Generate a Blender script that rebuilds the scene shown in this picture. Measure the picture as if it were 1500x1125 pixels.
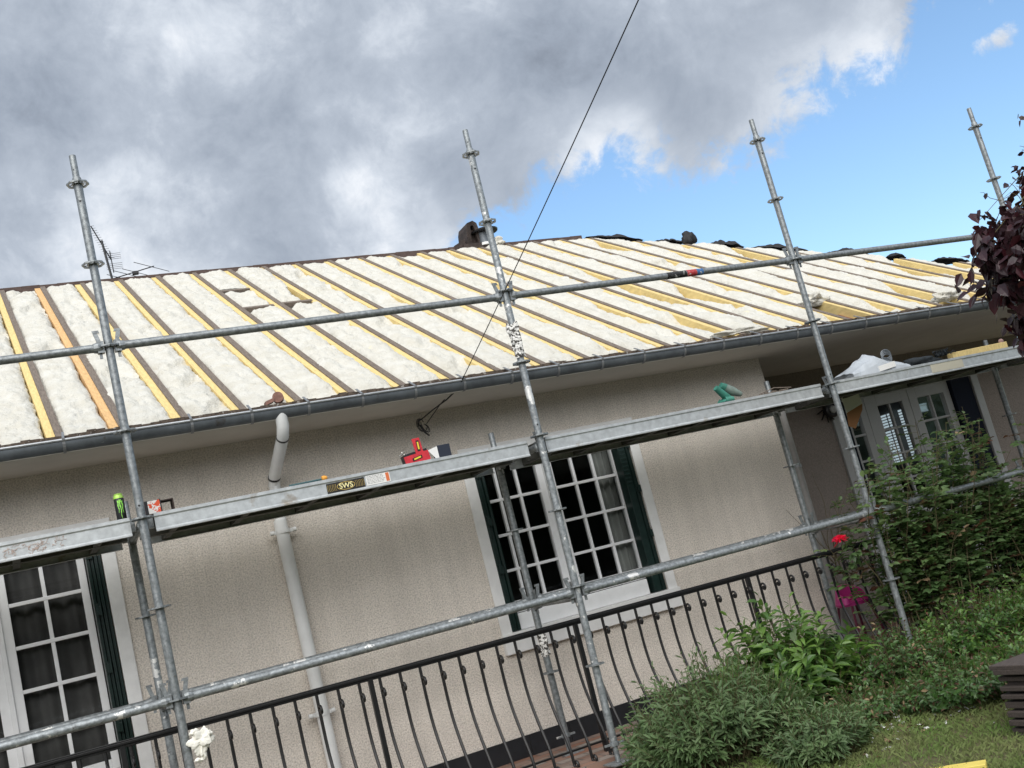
import bpy, bmesh, math, random
from mathutils import Vector, Matrix, noise
random.seed(7)
S = bpy.context.scene
for o in list(bpy.data.objects): bpy.data.objects.remove(o)
# ------------------------------------------------------------------ camera
FPX = 1609.0                       # focal length in pixels of a 1500 px wide picture
CAMLOC = Vector((-0.765, -6.365, -2.804))
RX = Vector((0.885, -0.397, -0.243)).normalized()
FW = Vector((0.442, 0.881, 0.167)); FW = (FW - RX*FW.dot(RX)).normalized()
UP = RX.cross(FW)
cam = bpy.data.cameras.new('camera'); co = bpy.data.objects.new('camera', cam)
S.collection.objects.link(co); S.camera = co
cam.sensor_width = 36; cam.lens = FPX/1500*36; cam.clip_end = 2000; cam.clip_start = .05
co.matrix_world = Matrix(((RX.x, UP.x, -FW.x, CAMLOC.x), (RX.y, UP.y, -FW.y, CAMLOC.y), (RX.z, UP.z, -FW.z, CAMLOC.z), (0, 0, 0, 1)))
S.render.resolution_x = 1024; S.render.resolution_y = 768
S.view_settings.view_transform = 'Standard'; S.view_settings.look = 'None'
S.view_settings.exposure = 0.12; S.view_settings.gamma = 1
def skydir(u, v): return (FW + RX*((u-750)/FPX) - UP*((v-562.5)/FPX)).normalized()
# ------------------------------------------------------------------ world: sky with clouds
SUN_EL, SUN_AZ = math.radians(43), math.radians(206)     # azimuth from +y, clockwise
W = bpy.data.worlds.new('World'); S.world = W; W.use_nodes = True
nt = W.node_tree; nt.nodes.clear()
def N(t, **k):
    n = nt.nodes.new(t)
    for a, b in k.items(): setattr(n, a, b)
    return n
def L(a, b): nt.links.new(a, b)
def mth(op, a, b=None, c=None, clamp=False):
    n = N('ShaderNodeMath', operation=op); n.use_clamp = clamp
    for i, x in enumerate((a, b, c)):
        if x is None: continue
        if isinstance(x, (int, float)): n.inputs[i].default_value = x
        else: L(x, n.inputs[i])
    return n.outputs[0]
def build_sky():
    out = N('ShaderNodeOutputWorld'); bg = N('ShaderNodeBackground'); L(bg.outputs[0], out.inputs[0])
    tc = N('ShaderNodeTexCoord').outputs['Generated']
    sky = N('ShaderNodeTexSky', sky_type='NISHITA', sun_disc=False)
    sky.sun_elevation = SUN_EL; sky.sun_rotation = SUN_AZ; sky.air_density = 1.1; sky.dust_density = .6; sky.ozone_density = 1.6
    def noise_n(scale, detail, rough, dist=0., w=0.):
        n = N('ShaderNodeTexNoise'); n.noise_dimensions = '4D'; L(tc, n.inputs['Vector'])
        n.inputs['Scale'].default_value = scale; n.inputs['Detail'].default_value = detail
        n.inputs['Roughness'].default_value = rough; n.inputs['Distortion'].default_value = dist; n.inputs['W'].default_value = w
        return n.outputs['Fac']
    def dotv(v):
        n = N('ShaderNodeVectorMath', operation='DOT_PRODUCT'); L(tc, n.inputs[0]); n.inputs[1].default_value = v
        return n.outputs['Value']
    n1 = noise_n(3.2, 7, .55, .3, 1.3); n2 = noise_n(9, 9, .6, .4, 4.1); n3 = noise_n(26, 8, .62, .6, 2.2); n4 = noise_n(75, 6, .65, .3, 7.7)
    def blob(u, v, r, amp):          # soft bump around a direction of the sky
        d = dotv(skydir(u, v)); k = math.cos(r/FPX)
        n = N('ShaderNodeMapRange', interpolation_type='SMOOTHERSTEP'); L(d, n.inputs[0])
        n.inputs[1].default_value = 2*k-1 if False else math.cos(1.6*r/FPX); n.inputs[2].default_value = 1.0
        n.inputs[3].default_value = 0; n.inputs[4].default_value = amp
        return n.outputs[0]
    def add(*xs):
        r = xs[0]
        for x in xs[1:]: r = mth('ADD', r, x)
        return r
    # cloud edge: great circle through two directions, bent by noise and bumps
    a, b = skydir(578, 362), skydir(1500, 6)
    nrm = a.cross(b).normalized()
    if nrm.dot(skydir(400, 100)) < 0: nrm = -nrm
    edge = add(mth('SUBTRACT', dotv(nrm), .0), mth('MULTIPLY', mth('SUBTRACT', n2, .5), .05), mth('MULTIPLY', mth('SUBTRACT', n3, .5), .12), mth('MULTIPLY', mth('SUBTRACT', n4, .5), .05),
               blob(1060, 255, 110, .034), blob(930, 215, 60, -.008), blob(660, 300, 90, .012), blob(360, 430, 220, .10), blob(60, 450, 300, .2), blob(238, 386, 44, -.30),
               blob(1500, -20, 110, -.045), blob(1430, 80, 15, .018), blob(1442, 73, 17, .019), blob(1454, 67, 18, .019), blob(1466, 60, 18, .019), blob(1478, 54, 20, .022), blob(1490, 48, 18, .018))
    mr = N('ShaderNodeMapRange', interpolation_type='SMOOTHSTEP'); L(edge, mr.inputs[0])
    mr.inputs[1].default_value = -.018; mr.inputs[2].default_value = .020
    mask = mr.outputs[0]
    # brightness of the clouds
    br = add(mth('MULTIPLY', mth('SUBTRACT', n1, .5), .85), mth('MULTIPLY', mth('SUBTRACT', n2, .5), 1.0), mth('MULTIPLY', mth('SUBTRACT', n3, .5), .46), mth('MULTIPLY', mth('SUBTRACT', n4, .5), .14), .555,
             blob(255, 165, 120, .16), blob(30, 390, 130, .22), blob(550, 340, 85, .20), blob(230, 370, 110, .18), blob(905, 225, 60, .2), blob(60, 20, 200, -.1), blob(900, 235, 90, .20), blob(700, 300, 140, .08), blob(560, 20, 300, .12), blob(960, 60, 220, .14),
             blob(60, 90, 260, -.10), blob(450, 290, 170, -.20), blob(830, 160, 170, -.20), blob(1110, 160, 210, -.06), blob(700, 120, 160, -.06), blob(150, 250, 140, -.08), blob(1020, 240, 80, -.06), blob(370,60,150,-.06), blob(1460, 62, 70, .10), blob(1330, 70, 90, .12), blob(1200, 160, 80, .08))
    # thin edges of the cloud are lit through
    thin = N('ShaderNodeMapRange', interpolation_type='SMOOTHSTEP'); L(edge, thin.inputs[0])
    thin.inputs[1].default_value = .0; thin.inputs[2].default_value = .07; thin.inputs[3].default_value = .12; thin.inputs[4].default_value = 0
    br = mth('ADD', br, thin.outputs[0])
    cr = N('ShaderNodeValToRGB'); L(br, cr.inputs[0]); e = cr.color_ramp.elements
    e[0].position = .18; e[0].color = (.235, .272, .335, 1); e[1].position = .95; e[1].color = (.84, .875, .93, 1)
    for p, c in ((.38, (.33, .38, .46, 1)), (.62, (.455, .51, .595, 1)), (.8, (.64, .695, .775, 1))):
        x = cr.color_ramp.elements.new(p); x.color = c
    # the overcast behind the photographer is brighter than the part in view
    z = N('ShaderNodeMapRange', interpolation_type='SMOOTHSTEP'); L(dotv((0, -1, .35)), z.inputs[0])
    z.inputs[1].default_value = -.15; z.inputs[2].default_value = .7; z.inputs[3].default_value = 1.0; z.inputs[4].default_value = 1.35
    sc = N('ShaderNodeVectorMath', operation='SCALE'); L(cr.outputs[0], sc.inputs[0]); L(z.outputs[0], sc.inputs['Scale'])
    sc2 = N('ShaderNodeVectorMath', operation='SCALE'); L(sc.outputs[0], sc2.inputs[0]); sc2.inputs['Scale'].default_value = 10
    hs = N('ShaderNodeVectorMath', operation='MULTIPLY'); L(sky.outputs[0], hs.inputs[0]); hs.inputs[1].default_value = SKYMUL
    mx = N('ShaderNodeMix', data_type='RGBA'); L(mask, mx.inputs[0]); L(hs.outputs[0], mx.inputs[6]); L(sc2.outputs[0], mx.inputs[7])
    L(mx.outputs[2], bg.inputs[0]); bg.inputs[1].default_value = .1
SKYMUL = (1.5, 1.68, 1.78)
build_sky()
sl = bpy.data.lights.new('sun', 'SUN'); so = bpy.data.objects.new('sun', sl); S.collection.objects.link(so)
sl.energy = 3.3; sl.angle = math.radians(70); sl.color = (1, .96, .9)
sd = Vector((math.sin(SUN_AZ)*math.cos(SUN_EL), math.cos(SUN_AZ)*math.cos(SUN_EL), math.sin(SUN_EL)))
so.rotation_euler = sd.to_track_quat('Z', 'Y').to_euler()
# ------------------------------------------------------------------ materials
def mat(name, col, rough=.8, metal=0., var=.0, vscale=8., bump=0., bscale=60., col2=None, spots=None, detail=6, spec=None, trans=0, stretch=None, ramp=(.35,.65), alpha=1.):
    m = bpy.data.materials.new(name); m.use_nodes = True; t = m.node_tree; b = t.nodes['Principled BSDF']
    b.inputs['Roughness'].default_value = rough; b.inputs['Metallic'].default_value = metal
    b.inputs['Base Color'].default_value = (*col, 1)
    if spec is not None: b.inputs['Specular IOR Level'].default_value = spec
    if trans: b.inputs['Transmission Weight'].default_value = trans
    if alpha < 1: b.inputs['Alpha'].default_value = alpha
    tc = t.nodes.new('ShaderNodeTexCoord'); vec = tc.outputs['Object']
    if stretch:
        mp = t.nodes.new('ShaderNodeMapping'); t.links.new(vec, mp.inputs[0]); mp.inputs['Scale'].default_value = stretch; vec = mp.outputs[0]
    last = None
    def nz(scale, d=detail, r=.6):
        n = t.nodes.new('ShaderNodeTexNoise'); t.links.new(vec, n.inputs['Vector']); n.inputs['Scale'].default_value = scale
        n.inputs['Detail'].default_value = d; n.inputs['Roughness'].default_value = r; return n.outputs['Fac']
    if var or col2:
        c2 = col2 if col2 else tuple(max(0, c*(1-var)) for c in col)
        r = t.nodes.new('ShaderNodeValToRGB'); t.links.new(nz(vscale), r.inputs[0])
        r.color_ramp.elements[0].position = ramp[0]; r.color_ramp.elements[0].color = (*c2, 1)
        r.color_ramp.elements[1].position = ramp[1]; r.color_ramp.elements[1].color = (*col, 1)
        last = r.outputs[0]
    for sp in (spots or []):           # (colour, scale, threshold)
        r = t.nodes.new('ShaderNodeValToRGB'); t.links.new(nz(sp[1], 5, .65), r.inputs[0])
        r.color_ramp.elements[0].position = sp[2]; r.color_ramp.elements[0].color = (0, 0, 0, 1)
        r.color_ramp.elements[1].position = sp[2]+(sp[3] if len(sp) > 3 else .03); r.color_ramp.elements[1].color = (1, 1, 1, 1)
        mx = t.nodes.new('ShaderNodeMix'); mx.data_type = 'RGBA'; t.links.new(r.outputs[0], mx.inputs[0])
        if last is None: mx.inputs[6].default_value = (*col, 1)
        else: t.links.new(last, mx.inputs[6])
        mx.inputs[7].default_value = (*sp[0], 1); last = mx.outputs[2]
    if last is not None: t.links.new(last, b.inputs['Base Color'])
    if bump:
        bp = t.nodes.new('ShaderNodeBump'); bp.inputs['Strength'].default_value = bump; bp.inputs['Distance'].default_value = .01
        t.links.new(nz(bscale), bp.inputs['Height']); t.links.new(bp.outputs[0], b.inputs['Normal'])
    return m
M = {}
M['render'] = mat('roughcast', (.84, .772, .69), .95, var=.38, vscale=100, bump=1.0, bscale=80, detail=3, ramp=(.34, .58), spots=[((.68, .63, .565), 1.3, .60, .35)])
def weather(m):                              # rain streaks and uneven trowelling
    t = m.node_tree; b = t.nodes['Principled BSDF']; src = b.inputs['Base Color'].links[0].from_socket
    tc = t.nodes.new('ShaderNodeTexCoord')
    for sc_, lo, hi, k, (p0, p1) in (((5, 5, .35), .93, 1.0, 3.0, (.34, .60)), ((1, 1, 1), .95, 1.03, 2.2, (.35, .65)), ((22, 22, .6), .96, 1.0, 1.2, (.30, .42))):
        mp = t.nodes.new('ShaderNodeMapping'); t.links.new(tc.outputs['Object'], mp.inputs[0]); mp.inputs['Scale'].default_value = sc_
        n = t.nodes.new('ShaderNodeTexNoise'); t.links.new(mp.outputs[0], n.inputs['Vector']); n.inputs['Scale'].default_value = k; n.inputs['Detail'].default_value = 6
        r = t.nodes.new('ShaderNodeMapRange'); t.links.new(n.outputs['Fac'], r.inputs[0]); r.inputs[1].default_value = p0; r.inputs[2].default_value = p1; r.inputs[3].default_value = lo; r.inputs[4].default_value = hi
        v = t.nodes.new('ShaderNodeVectorMath'); v.operation = 'SCALE'; t.links.new(src, v.inputs[0]); t.links.new(r.outputs[0], v.inputs['Scale']); src = v.outputs[0]
    t.links.new(src, b.inputs['Base Color'])
weather(M['render'])
M['porchwall'] = mat('porch_render_shaded', (.27, .235, .21), .95, var=.25, vscale=80, bump=.6, bscale=70, detail=3)  # wall render darkened in colour to carry the porch's shade
M['soffit'] = mat('soffit_paint', (.62, .59, .54), .9, var=.1, vscale=3)
M['trim'] = mat('white_render_trim', (.83, .83, .82), .8, var=.12, vscale=9, bump=.2, bscale=80)
M['whitepaint'] = mat('white_gloss_paint', (.88, .89, .90), .35, var=.06, vscale=14)
M['doorpaint'] = mat('door_paint_shaded', (.38, .39, .39), .5, var=.08, vscale=10)  # grey-white door, its colour lowered to include the porch shade
M['green'] = mat('dark_green_paint', (.009, .027, .023), .35, var=.3, vscale=20)
M['navy'] = mat('dark_navy_paint', (.006, .009, .02), .8, spec=.2)
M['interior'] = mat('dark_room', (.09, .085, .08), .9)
M['plinth'] = mat('black_tile', (.018, .02, .024), .35, var=.3, vscale=14)
M['zinc'] = mat('weathered_zinc', (.165, .185, .205), .45, .35, var=.35, vscale=9, bump=.08, bscale=30, spots=[((.34, .35, .35), 22, .68, .05), ((.09, .085, .08), 8, .64, .08)])
M['strap'] = mat('zinc_strap', (.30, .31, .32), .45, .5, var=.2, vscale=30)
M['bead'] = mat('zinc_bead', (.45, .47, .49), .4, .5, var=.2, vscale=20)
M['galv'] = mat('galvanised_tube', (.33, .355, .365), .42, .5, var=.5, vscale=42, bump=.12, bscale=120, spots=[((.72, .72, .70), 26, .74, .03), ((.16, .15, .14), 20, .70, .05)])
M['galvdirty'] = mat('galvanised_tube_splashed', (.36, .39, .405), .45, .45, var=.5, vscale=42, bump=.3, bscale=60, spots=[((.74, .74, .72), 5, .60, .02), ((.70, .70, .68), 19, .64, .03), ((.13, .12, .11), 24, .68, .04)])
M['deck'] = mat('galvanised_deck', (.60, .63, .64), .36, .4, var=.25, vscale=22, bump=.05, bscale=120, spots=[((.36, .33, .29), 6, .60, .10), ((.80, .80, .78), 30, .72, .03), ((.22, .18, .15), 40, .74, .03)])
M['deckshade'] = mat('galvanised_deck_shaded', (.10, .10, .09), .7, .2, var=.35, vscale=10, spots=[((.08, .075, .06), 7, .6, .1)])  # same deck metal, with the shade underneath painted into its colour
M['iron'] = mat('black_wrought_iron', (.012, .012, .013), .42, .2, bump=.15, bscale=90)
M['oldwood'] = mat('old_rafter_wood', (.225, .182, .148), .9, var=.45, vscale=16, bump=.3, bscale=50, stretch=(9, 1, 1), spots=[((.08, .06, .05), 12, .66, .06)])
M['ridgewood'] = mat('dark_ridge_wood', (.11, .075, .065), .9, var=.4, vscale=20, bump=.3, bscale=50, stretch=(1, 5, 5))
M['pine'] = mat('yellow_pine', (.82, .63, .27), .75, var=.22, vscale=9, stretch=(10, 1, 3), bump=.1, bscale=60, spots=[((.48, .28, .10), 3.5, .74, .02)])
M['pineorange'] = mat('orange_pine', (.78, .49, .22), .75, var=.25, vscale=9, stretch=(10, 1, 3), bump=.1, bscale=60, spots=[((.48, .28, .10), 3.5, .74, .02)])
M['redwood'] = mat('reddish_wood', (.24, .09, .055), .8, var=.3, vscale=15)
def deepbump(m, d):
    for n in m.node_tree.nodes:
        if n.type == 'BUMP': n.inputs['Distance'].default_value = d
M['wool'] = mat('white_glass_wool', (.675, .66, .60), 1., bump=1.0, bscale=26, col2=(.60, .575, .50), vscale=9, detail=9, spots=[((.78, .70, .45), 4.3, .66, .12), ((.52, .50, .45), 30, .69, .05)])
deepbump(M['wool'], .021)
M['fascia'] = mat('rotten_eaves_board', (.14, .105, .08), .95, var=.6, vscale=40, bump=.6, bscale=50, spots=[((.38, .36, .33), 30, .62, .04)])
M['pvc'] = mat('grey_white_pvc', (.80, .81, .80), .38, var=.12, vscale=6, spots=[((.10, .10, .09), 17, .73, .02)])
M['black'] = mat('black_plastic', (.012, .012, .014), .4)
M['blackfelt'] = mat('black_roofing_felt', (.02, .02, .023), .7, var=.5, vscale=20, bump=.6, bscale=40)
M['brownfired'] = mat('brown_fired_clay', (.06, .042, .036), .75, var=.55, vscale=14, bump=.4, bscale=40)
M['grass_base'] = mat('lawn_soil', (.07, .085, .025), 1., col2=(.12, .095, .055), vscale=14, bump=.8, bscale=40)
M['tile'] = None
M['blade'] = mat('grass_blade', (.11, .19, .04), .7, col2=(.19, .21, .08), vscale=2.5)
M['stem'] = mat('green_brown_stem', (.12, .10, .05), .8)
M['wood_stack'] = mat('weathered_dark_boards', (.105, .082, .072), .85, var=.5, vscale=18, bump=.5, bscale=40, stretch=(1, 8, 8), spots=[((.36, .34, .31), 30, .70, .03)])
M['cable'] = mat('black_cable', (.012, .012, .013), .5)
def leafmat(name, c, c2, rough=.45, var_scale=5., tl=.25):
    m = mat(name, c, rough, col2=c2, vscale=var_scale, ramp=(.4, .6))
    t = m.node_tree; b = t.nodes['Principled BSDF']; out = t.nodes['Material Output']
    tr = t.nodes.new('ShaderNodeBsdfTranslucent'); tr.inputs[0].default_value = (c[0]*1.6, c[1]*1.7, c[2]*1.2, 1)
    ms = t.nodes.new('ShaderNodeMixShader'); ms.inputs[0].default_value = tl
    t.links.new(b.outputs[0], ms.inputs[1]); t.links.new(tr.outputs[0], ms.inputs[2]); t.links.new(ms.outputs[0], out.inputs[0])
    return m
def glass():
    m = bpy.data.materials.new('window_glass'); m.use_nodes = True; t = m.node_tree; t.nodes.clear()
    o = t.nodes.new('ShaderNodeOutputMaterial'); tr = t.nodes.new('ShaderNodeBsdfTransparent'); tr.inputs[0].default_value = (.85, .88, .87, 1)
    g = t.nodes.new('ShaderNodeBsdfGlossy'); g.inputs['Roughness'].default_value = .03; g.inputs[0].default_value = (.8, .85, .85, 1)
    f = t.nodes.new('ShaderNodeFresnel'); f.inputs[0].default_value = 1.45; ms = t.nodes.new('ShaderNodeMixShader')
    t.links.new(f.outputs[0], ms.inputs[0]); t.links.new(tr.outputs[0], ms.inputs[1]); t.links.new(g.outputs[0], ms.inputs[2]); t.links.new(ms.outputs[0], o.inputs[0])
    return m
M['glass'] = glass()
# ------------------------------------------------------------------ mesh helpers
class MB:
    def __init__(s): s.v = []; s.f = []; s.mi = []
    def add(s, vs, fs, mi=0):
        n = len(s.v); s.v += [tuple(x) for x in vs]; s.f += [tuple(i+n for i in f) for f in fs]; s.mi += [mi]*len(fs)
    def box(s, x0, x1, y0, y1, z0, z1, mi=0):
        vs = [(x, y, z) for x in (x0, x1) for y in (y0, y1) for z in (z0, z1)]
        s.add(vs, [(0, 1, 3, 2), (4, 6, 7, 5), (0, 4, 5, 1), (2, 3, 7, 6), (0, 2, 6, 4), (1, 5, 7, 3)], mi)
    def hexa(s, p, mi=0):              # 8 corners in the order of box()
        s.add(p, [(0, 1, 3, 2), (4, 6, 7, 5), (0, 4, 5, 1), (2, 3, 7, 6), (0, 2, 6, 4), (1, 5, 7, 3)], mi)
    def obox(s, c, ax, ay, az, hx, hy, hz, mi=0):
        c = Vector(c); ax, ay, az = Vector(ax).normalized()*hx, Vector(ay).normalized()*hy, Vector(az).normalized()*hz
        s.hexa([c+ax*i+ay*j+az*k for i in (-1, 1) for j in (-1, 1) for k in (-1, 1)], mi)
    def beam(s, a, b, w, h, up=(0, 0, 1), mi=0):
        a, b = Vector(a), Vector(b); d = b-a; sx = d.cross(Vector(up)).normalized(); sz = sx.cross(d).normalized()
        s.obox((a+b)/2, d, sx, sz, d.length/2, w/2, h/2, mi)
    def tube(s, pts, r, n=10, mi=0, caps=True):
        pts = [Vector(p) for p in pts]; rs = r if isinstance(r, (list, tuple)) else [r]*len(pts)
        base = len(s.v); ref = None
        for i, p in enumerate(pts):
            d = (pts[min(i+1, len(pts)-1)]-pts[max(i-1, 0)]).normalized()
            if ref is None: ref = d.orthogonal().normalized()
            ref = (ref - d*ref.dot(d)); ref = ref.normalized() if ref.length > 1e-6 else d.orthogonal().normalized()
            b = d.cross(ref)
            for k in range(n):
                a = 2*math.pi*k/n; s.v.append(tuple(p+(ref*math.cos(a)+b*math.sin(a))*rs[i]))
        for i in range(len(pts)-1):
            for k in range(n):
                k2 = (k+1) % n; s.f.append((base+i*n+k, base+i*n+k2, base+(i+1)*n+k2, base+(i+1)*n+k)); s.mi.append(mi)
        if caps:
            s.f.append(tuple(base+k for k in range(n))[::-1]); s.mi.append(mi)
            e = base+(len(pts)-1)*n; s.f.append(tuple(e+k for k in range(n))); s.mi.append(mi)
    def lathe(s, c, prof, n=20, axis=(0, 0, 1), mi=0, caps=True):     # prof = [(radius, height)]
        ax = Vector(axis).normalized(); u = ax.orthogonal().normalized(); w = ax.cross(u); c = Vector(c); base = len(s.v)
        for r, h in prof:
            for k in range(n):
                a = 2*math.pi*k/n; s.v.append(tuple(c+ax*h+(u*math.cos(a)+w*math.sin(a))*r))
        for i in range(len(prof)-1):
            for k in range(n):
                k2 = (k+1) % n; s.f.append((base+i*n+k, base+i*n+k2, base+(i+1)*n+k2, base+(i+1)*n+k)); s.mi.append(mi)
        if caps:
            s.f.append(tuple(base+k for k in range(n))[::-1]); s.mi.append(mi)
            e = base+(len(prof)-1)*n; s.f.append(tuple(e+k for k in range(n))); s.mi.append(mi)
    def build(s, name, mats, parent=None, smooth=False, bevel=0, loc=None):
        me = bpy.data.meshes.new(name)
        vs = s.v
        if loc: vs = [(x-loc[0], y-loc[1], z-loc[2]) for x, y, z in vs]
        me.from_pydata(vs, [], s.f); me.update()
        if not isinstance(mats, (list, tuple)): mats = [mats]
        for m in mats: me.materials.append(m)
        me.polygons.foreach_set('material_index', s.mi)
        bm = bmesh.new(); bm.from_mesh(me); bmesh.ops.recalc_face_normals(bm, faces=bm.faces)
        if smooth:
            for f in bm.faces: f.smooth = True
            for e in bm.edges:
                if len(e.link_faces) == 2 and e.calc_face_angle(0) > .7: e.smooth = False
        bm.to_mesh(me); bm.free()
        o = bpy.data.objects.new(name, me); S.collection.objects.link(o)
        if loc: o.location = loc
        if parent: o.parent = parent
        if bevel:
            b = o.modifiers.new('b', 'BEVEL'); b.width = bevel; b.segments = 2; b.limit_method = 'ANGLE'
        return o
def tag(o, label=None, cat=None, group=None, kind=None):
    if label: o['label'] = label
    if cat: o['category'] = cat
    if group: o['group'] = group
    if kind: o['kind'] = kind
    return o
def thing(name, label, cat, group=None):
    o = bpy.data.objects.new(name, None); S.collection.objects.link(o); o.empty_display_size = .1
    return tag(o, label, cat, group)
def nz(x, y=0, z=0): return noise.noise(Vector((x, y, z)))
def grid_mesh(mb, fn, nu, nv, mi=0):
    base = len(mb.v)
    for i in range(nu+1):
        for j in range(nv+1): mb.v.append(tuple(fn(i/nu, j/nv)))
    for i in range(nu):
        for j in range(nv):
            a = base+i*(nv+1)+j; mb.f.append((a, a+1, a+nv+2, a+nv+1)); mb.mi.append(mi)
# ------------------------------------------------------------------ ground
TZ = -4.05                                   # terrace level
def gz(x, y):
    t = min(1, max(0, (y+2.2)/2.2)); base = -4.38+.26*t*t*(3-2*t)
    return base+.02*nz(x*1.3, y*1.3)+.008*nz(x*6, y*6)
def ground():
    mb = MB()
    def fn(u, v):
        x = -6+18*u; y = -9+9.15*v; return (x, y, gz(x, y))
    grid_mesh(mb, fn, 90, 50)
    o = mb.build('lawn', M['grass_base'], smooth=True); tag(o, kind='structure')
    mb = MB()
    def far(x): return 1
    for (x0, x1, y0, y1) in ((-400, 400, -400, -9), (-400, -6, -9, 400), (12, 400, -9, 400), (-6, 12, .15, 400)):
        mb.add([(x0, y0, -4.40), (x1, y0, -4.40), (x1, y1, -4.40), (x0, y1, -4.40)], [(0, 1, 2, 3)])
    tag(mb.build('ground', M['grass_base']), kind='structure')
ground()
def tile_mat():
    m = mat('terrace_tiles', (.3, .2, .15), .75); t = m.node_tree; b = t.nodes['Principled BSDF']
    tc = t.nodes.new('ShaderNodeTexCoord'); br = t.nodes.new('ShaderNodeTexBrick'); t.links.new(tc.outputs['Object'], br.inputs[0])
    br.inputs['Color1'].default_value = (.30, .27, .24, 1); br.inputs['Color2'].default_value = (.26, .12, .075, 1); br.inputs['Mortar'].default_value = (.12, .11, .10, 1)
    br.inputs['Scale'].default_value = 1; br.inputs['Brick Width'].default_value = .22; br.inputs['Row Height'].default_value = .11; br.inputs['Mortar Size'].default_value = .006
    t.links.new(br.outputs[0], b.inputs['Base Color']); return m
M['tile'] = tile_mat()
mb = MB(); mb.box(-3.5, 10.2, .10, 2.6, TZ-.4, TZ)
tag(mb.build('terrace', M['tile']), kind='structure')
# ------------------------------------------------------------------ house
house = thing('house', 'single storey beige roughcast house with its roof tiles stripped off', 'house')
WY, PY = 1.10, 2.22                          # facade plane, porch back wall plane
def wall_grid(mb, x0, x1, z0, z1, holes, y, depth, mi=0):
    xs = sorted({x0, x1, *[h[0] for h in holes], *[h[1] for h in holes]}); zs = sorted({z0, z1, *[h[2] for h in holes], *[h[3] for h in holes]})
    for i in range(len(xs)-1):
        for j in range(len(zs)-1):
            cx, cz = (xs[i]+xs[i+1])/2, (zs[j]+zs[j+1])/2
            if any(h[0] < cx < h[1] and h[2] < cz < h[3] for h in holes): continue
            mb.add([(xs[i], y, zs[j]), (xs[i+1], y, zs[j]), (xs[i+1], y, zs[j+1]), (xs[i], y, zs[j+1])], [(0, 1, 2, 3)], mi)
    for h in holes:                          # reveals
        a, b, c, d = h
        mb.add([(a, y, c), (b, y, c), (b, y, d), (a, y, d), (a, y+depth, c), (b, y+depth, c), (b, y+depth, d), (a, y+depth, d)],
               [(0, 4, 5, 1), (1, 5, 6, 2), (2, 6, 7, 3), (3, 7, 4, 0)], mi)
W1 = (2.475, 3.845, -3.20, -1.90); W2 = (-1.42, -.155, TZ, -1.90); D1 = (7.02, 8.96, TZ, -1.90)
mb = MB()
wall_grid(mb, -3.3, 5.34, TZ-.3, -1.30, [W1, W2], WY, .20)
mb.add([(5.34, WY, TZ-.3), (5.34, PY, TZ-.3), (5.34, PY, -1.3), (5.34, WY, -1.3)], [(0, 1, 2, 3)])
mb.add([(9.9, PY, TZ-.3), (9.9, 9, TZ-.3), (9.9, 9, -1.3), (9.9, PY, -1.3)], [(0, 1, 2, 3)])
mb.add([(-3.3, WY, TZ-.3), (-3.3, 9, TZ-.3), (-3.3, 9, 1.0), (-3.3, 5, 1.0), (-3.3, WY, -1.3)], [(0, 1, 2, 3, 4)])
mb.add([(-3.3, 9, TZ-.3), (9.9, 9, TZ-.3), (9.9, 9, -1.3), (-3.3, 9, -1.3)], [(0, 1, 2, 3)])
mb.build('wall', M['render'], house)
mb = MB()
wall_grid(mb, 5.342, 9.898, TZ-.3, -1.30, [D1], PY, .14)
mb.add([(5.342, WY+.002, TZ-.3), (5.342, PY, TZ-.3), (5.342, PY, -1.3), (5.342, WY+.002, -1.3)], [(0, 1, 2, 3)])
o = mb.build('wall', M['porchwall'], house); o['label'] = 'walls of the recessed porch, with its shade put into their colour'
mb = MB()
for x in [-3.2+.33*i for i in range(26)]:
    x1 = min(x+.325, 5.338)
    if -.06 < x < 5.3: mb.box(x, x1, WY-.014, WY-.002, TZ+.001, TZ+.145)
mb.build('plinth', M['plinth'], house)
def zt(x): return -.0105*x                   # slight fall of the eaves to the right
# soffit
mb = MB()
def slab(mb, x0, x1, y0, y1, z, th):
    mb.hexa([(x, y, z+zt(x)+dz) for x in (x0, x1) for y in (y0, y1) for dz in (0, th)])
slab(mb, -3.6, 5.342, .515, 1.098, -1.466, .012)
slab(mb, 5.342, 10.25, .515, 2.218, -1.466, .012)
mb.build('soffit', M['soffit'], house)
# roof plane
SL = .57; TH = math.atan(SL); RY = 4.95
def rz(x, y): return -1.36+SL*(y-.6)+zt(x)
HX0, HX1 = 6.34, 10.2                        # hip runs from the ridge end down to the eaves corner
def ytop(x): return RY if x <= HX0 else max(.62, RY-(x-HX0)*(RY-.6)/(HX1-HX0))
NRM = Vector((0, -math.sin(TH), math.cos(TH)))
roof = None
mb = MB()
D0 = .105                                     # decking sits this far below rafter tops
def rp(x, y, d): return Vector((x, y, rz(x, y)))+NRM*d
pl = [rp(-3.6, .62, -D0), rp(HX1, .62, -D0), rp(HX0, RY, -D0), rp(-3.6, RY, -D0)]
mb.add(pl, [(0, 1, 2, 3)])
b1 = [Vector((-3.6, RY, rz(-3.6, RY)-.05)), Vector((HX0, RY, rz(HX0, RY)-.05)), Vector((HX1, 9.3, -1.55)), Vector((-3.6, 9.3, -1.45))]
mb.add(b1, [(0, 1, 2, 3)])
mb.add([rp(HX1, .62, -D0), (HX1, 9.3, -1.55), Vector((HX0, RY, rz(HX0, RY)-.05))], [(0, 1, 2)])
roof = mb.build('roof', M['blackfelt'], house)
PITCH = .3725; XR0 = -.28
rafx = [XR0+PITCH*i for i in range(-8, 28)]
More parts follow.
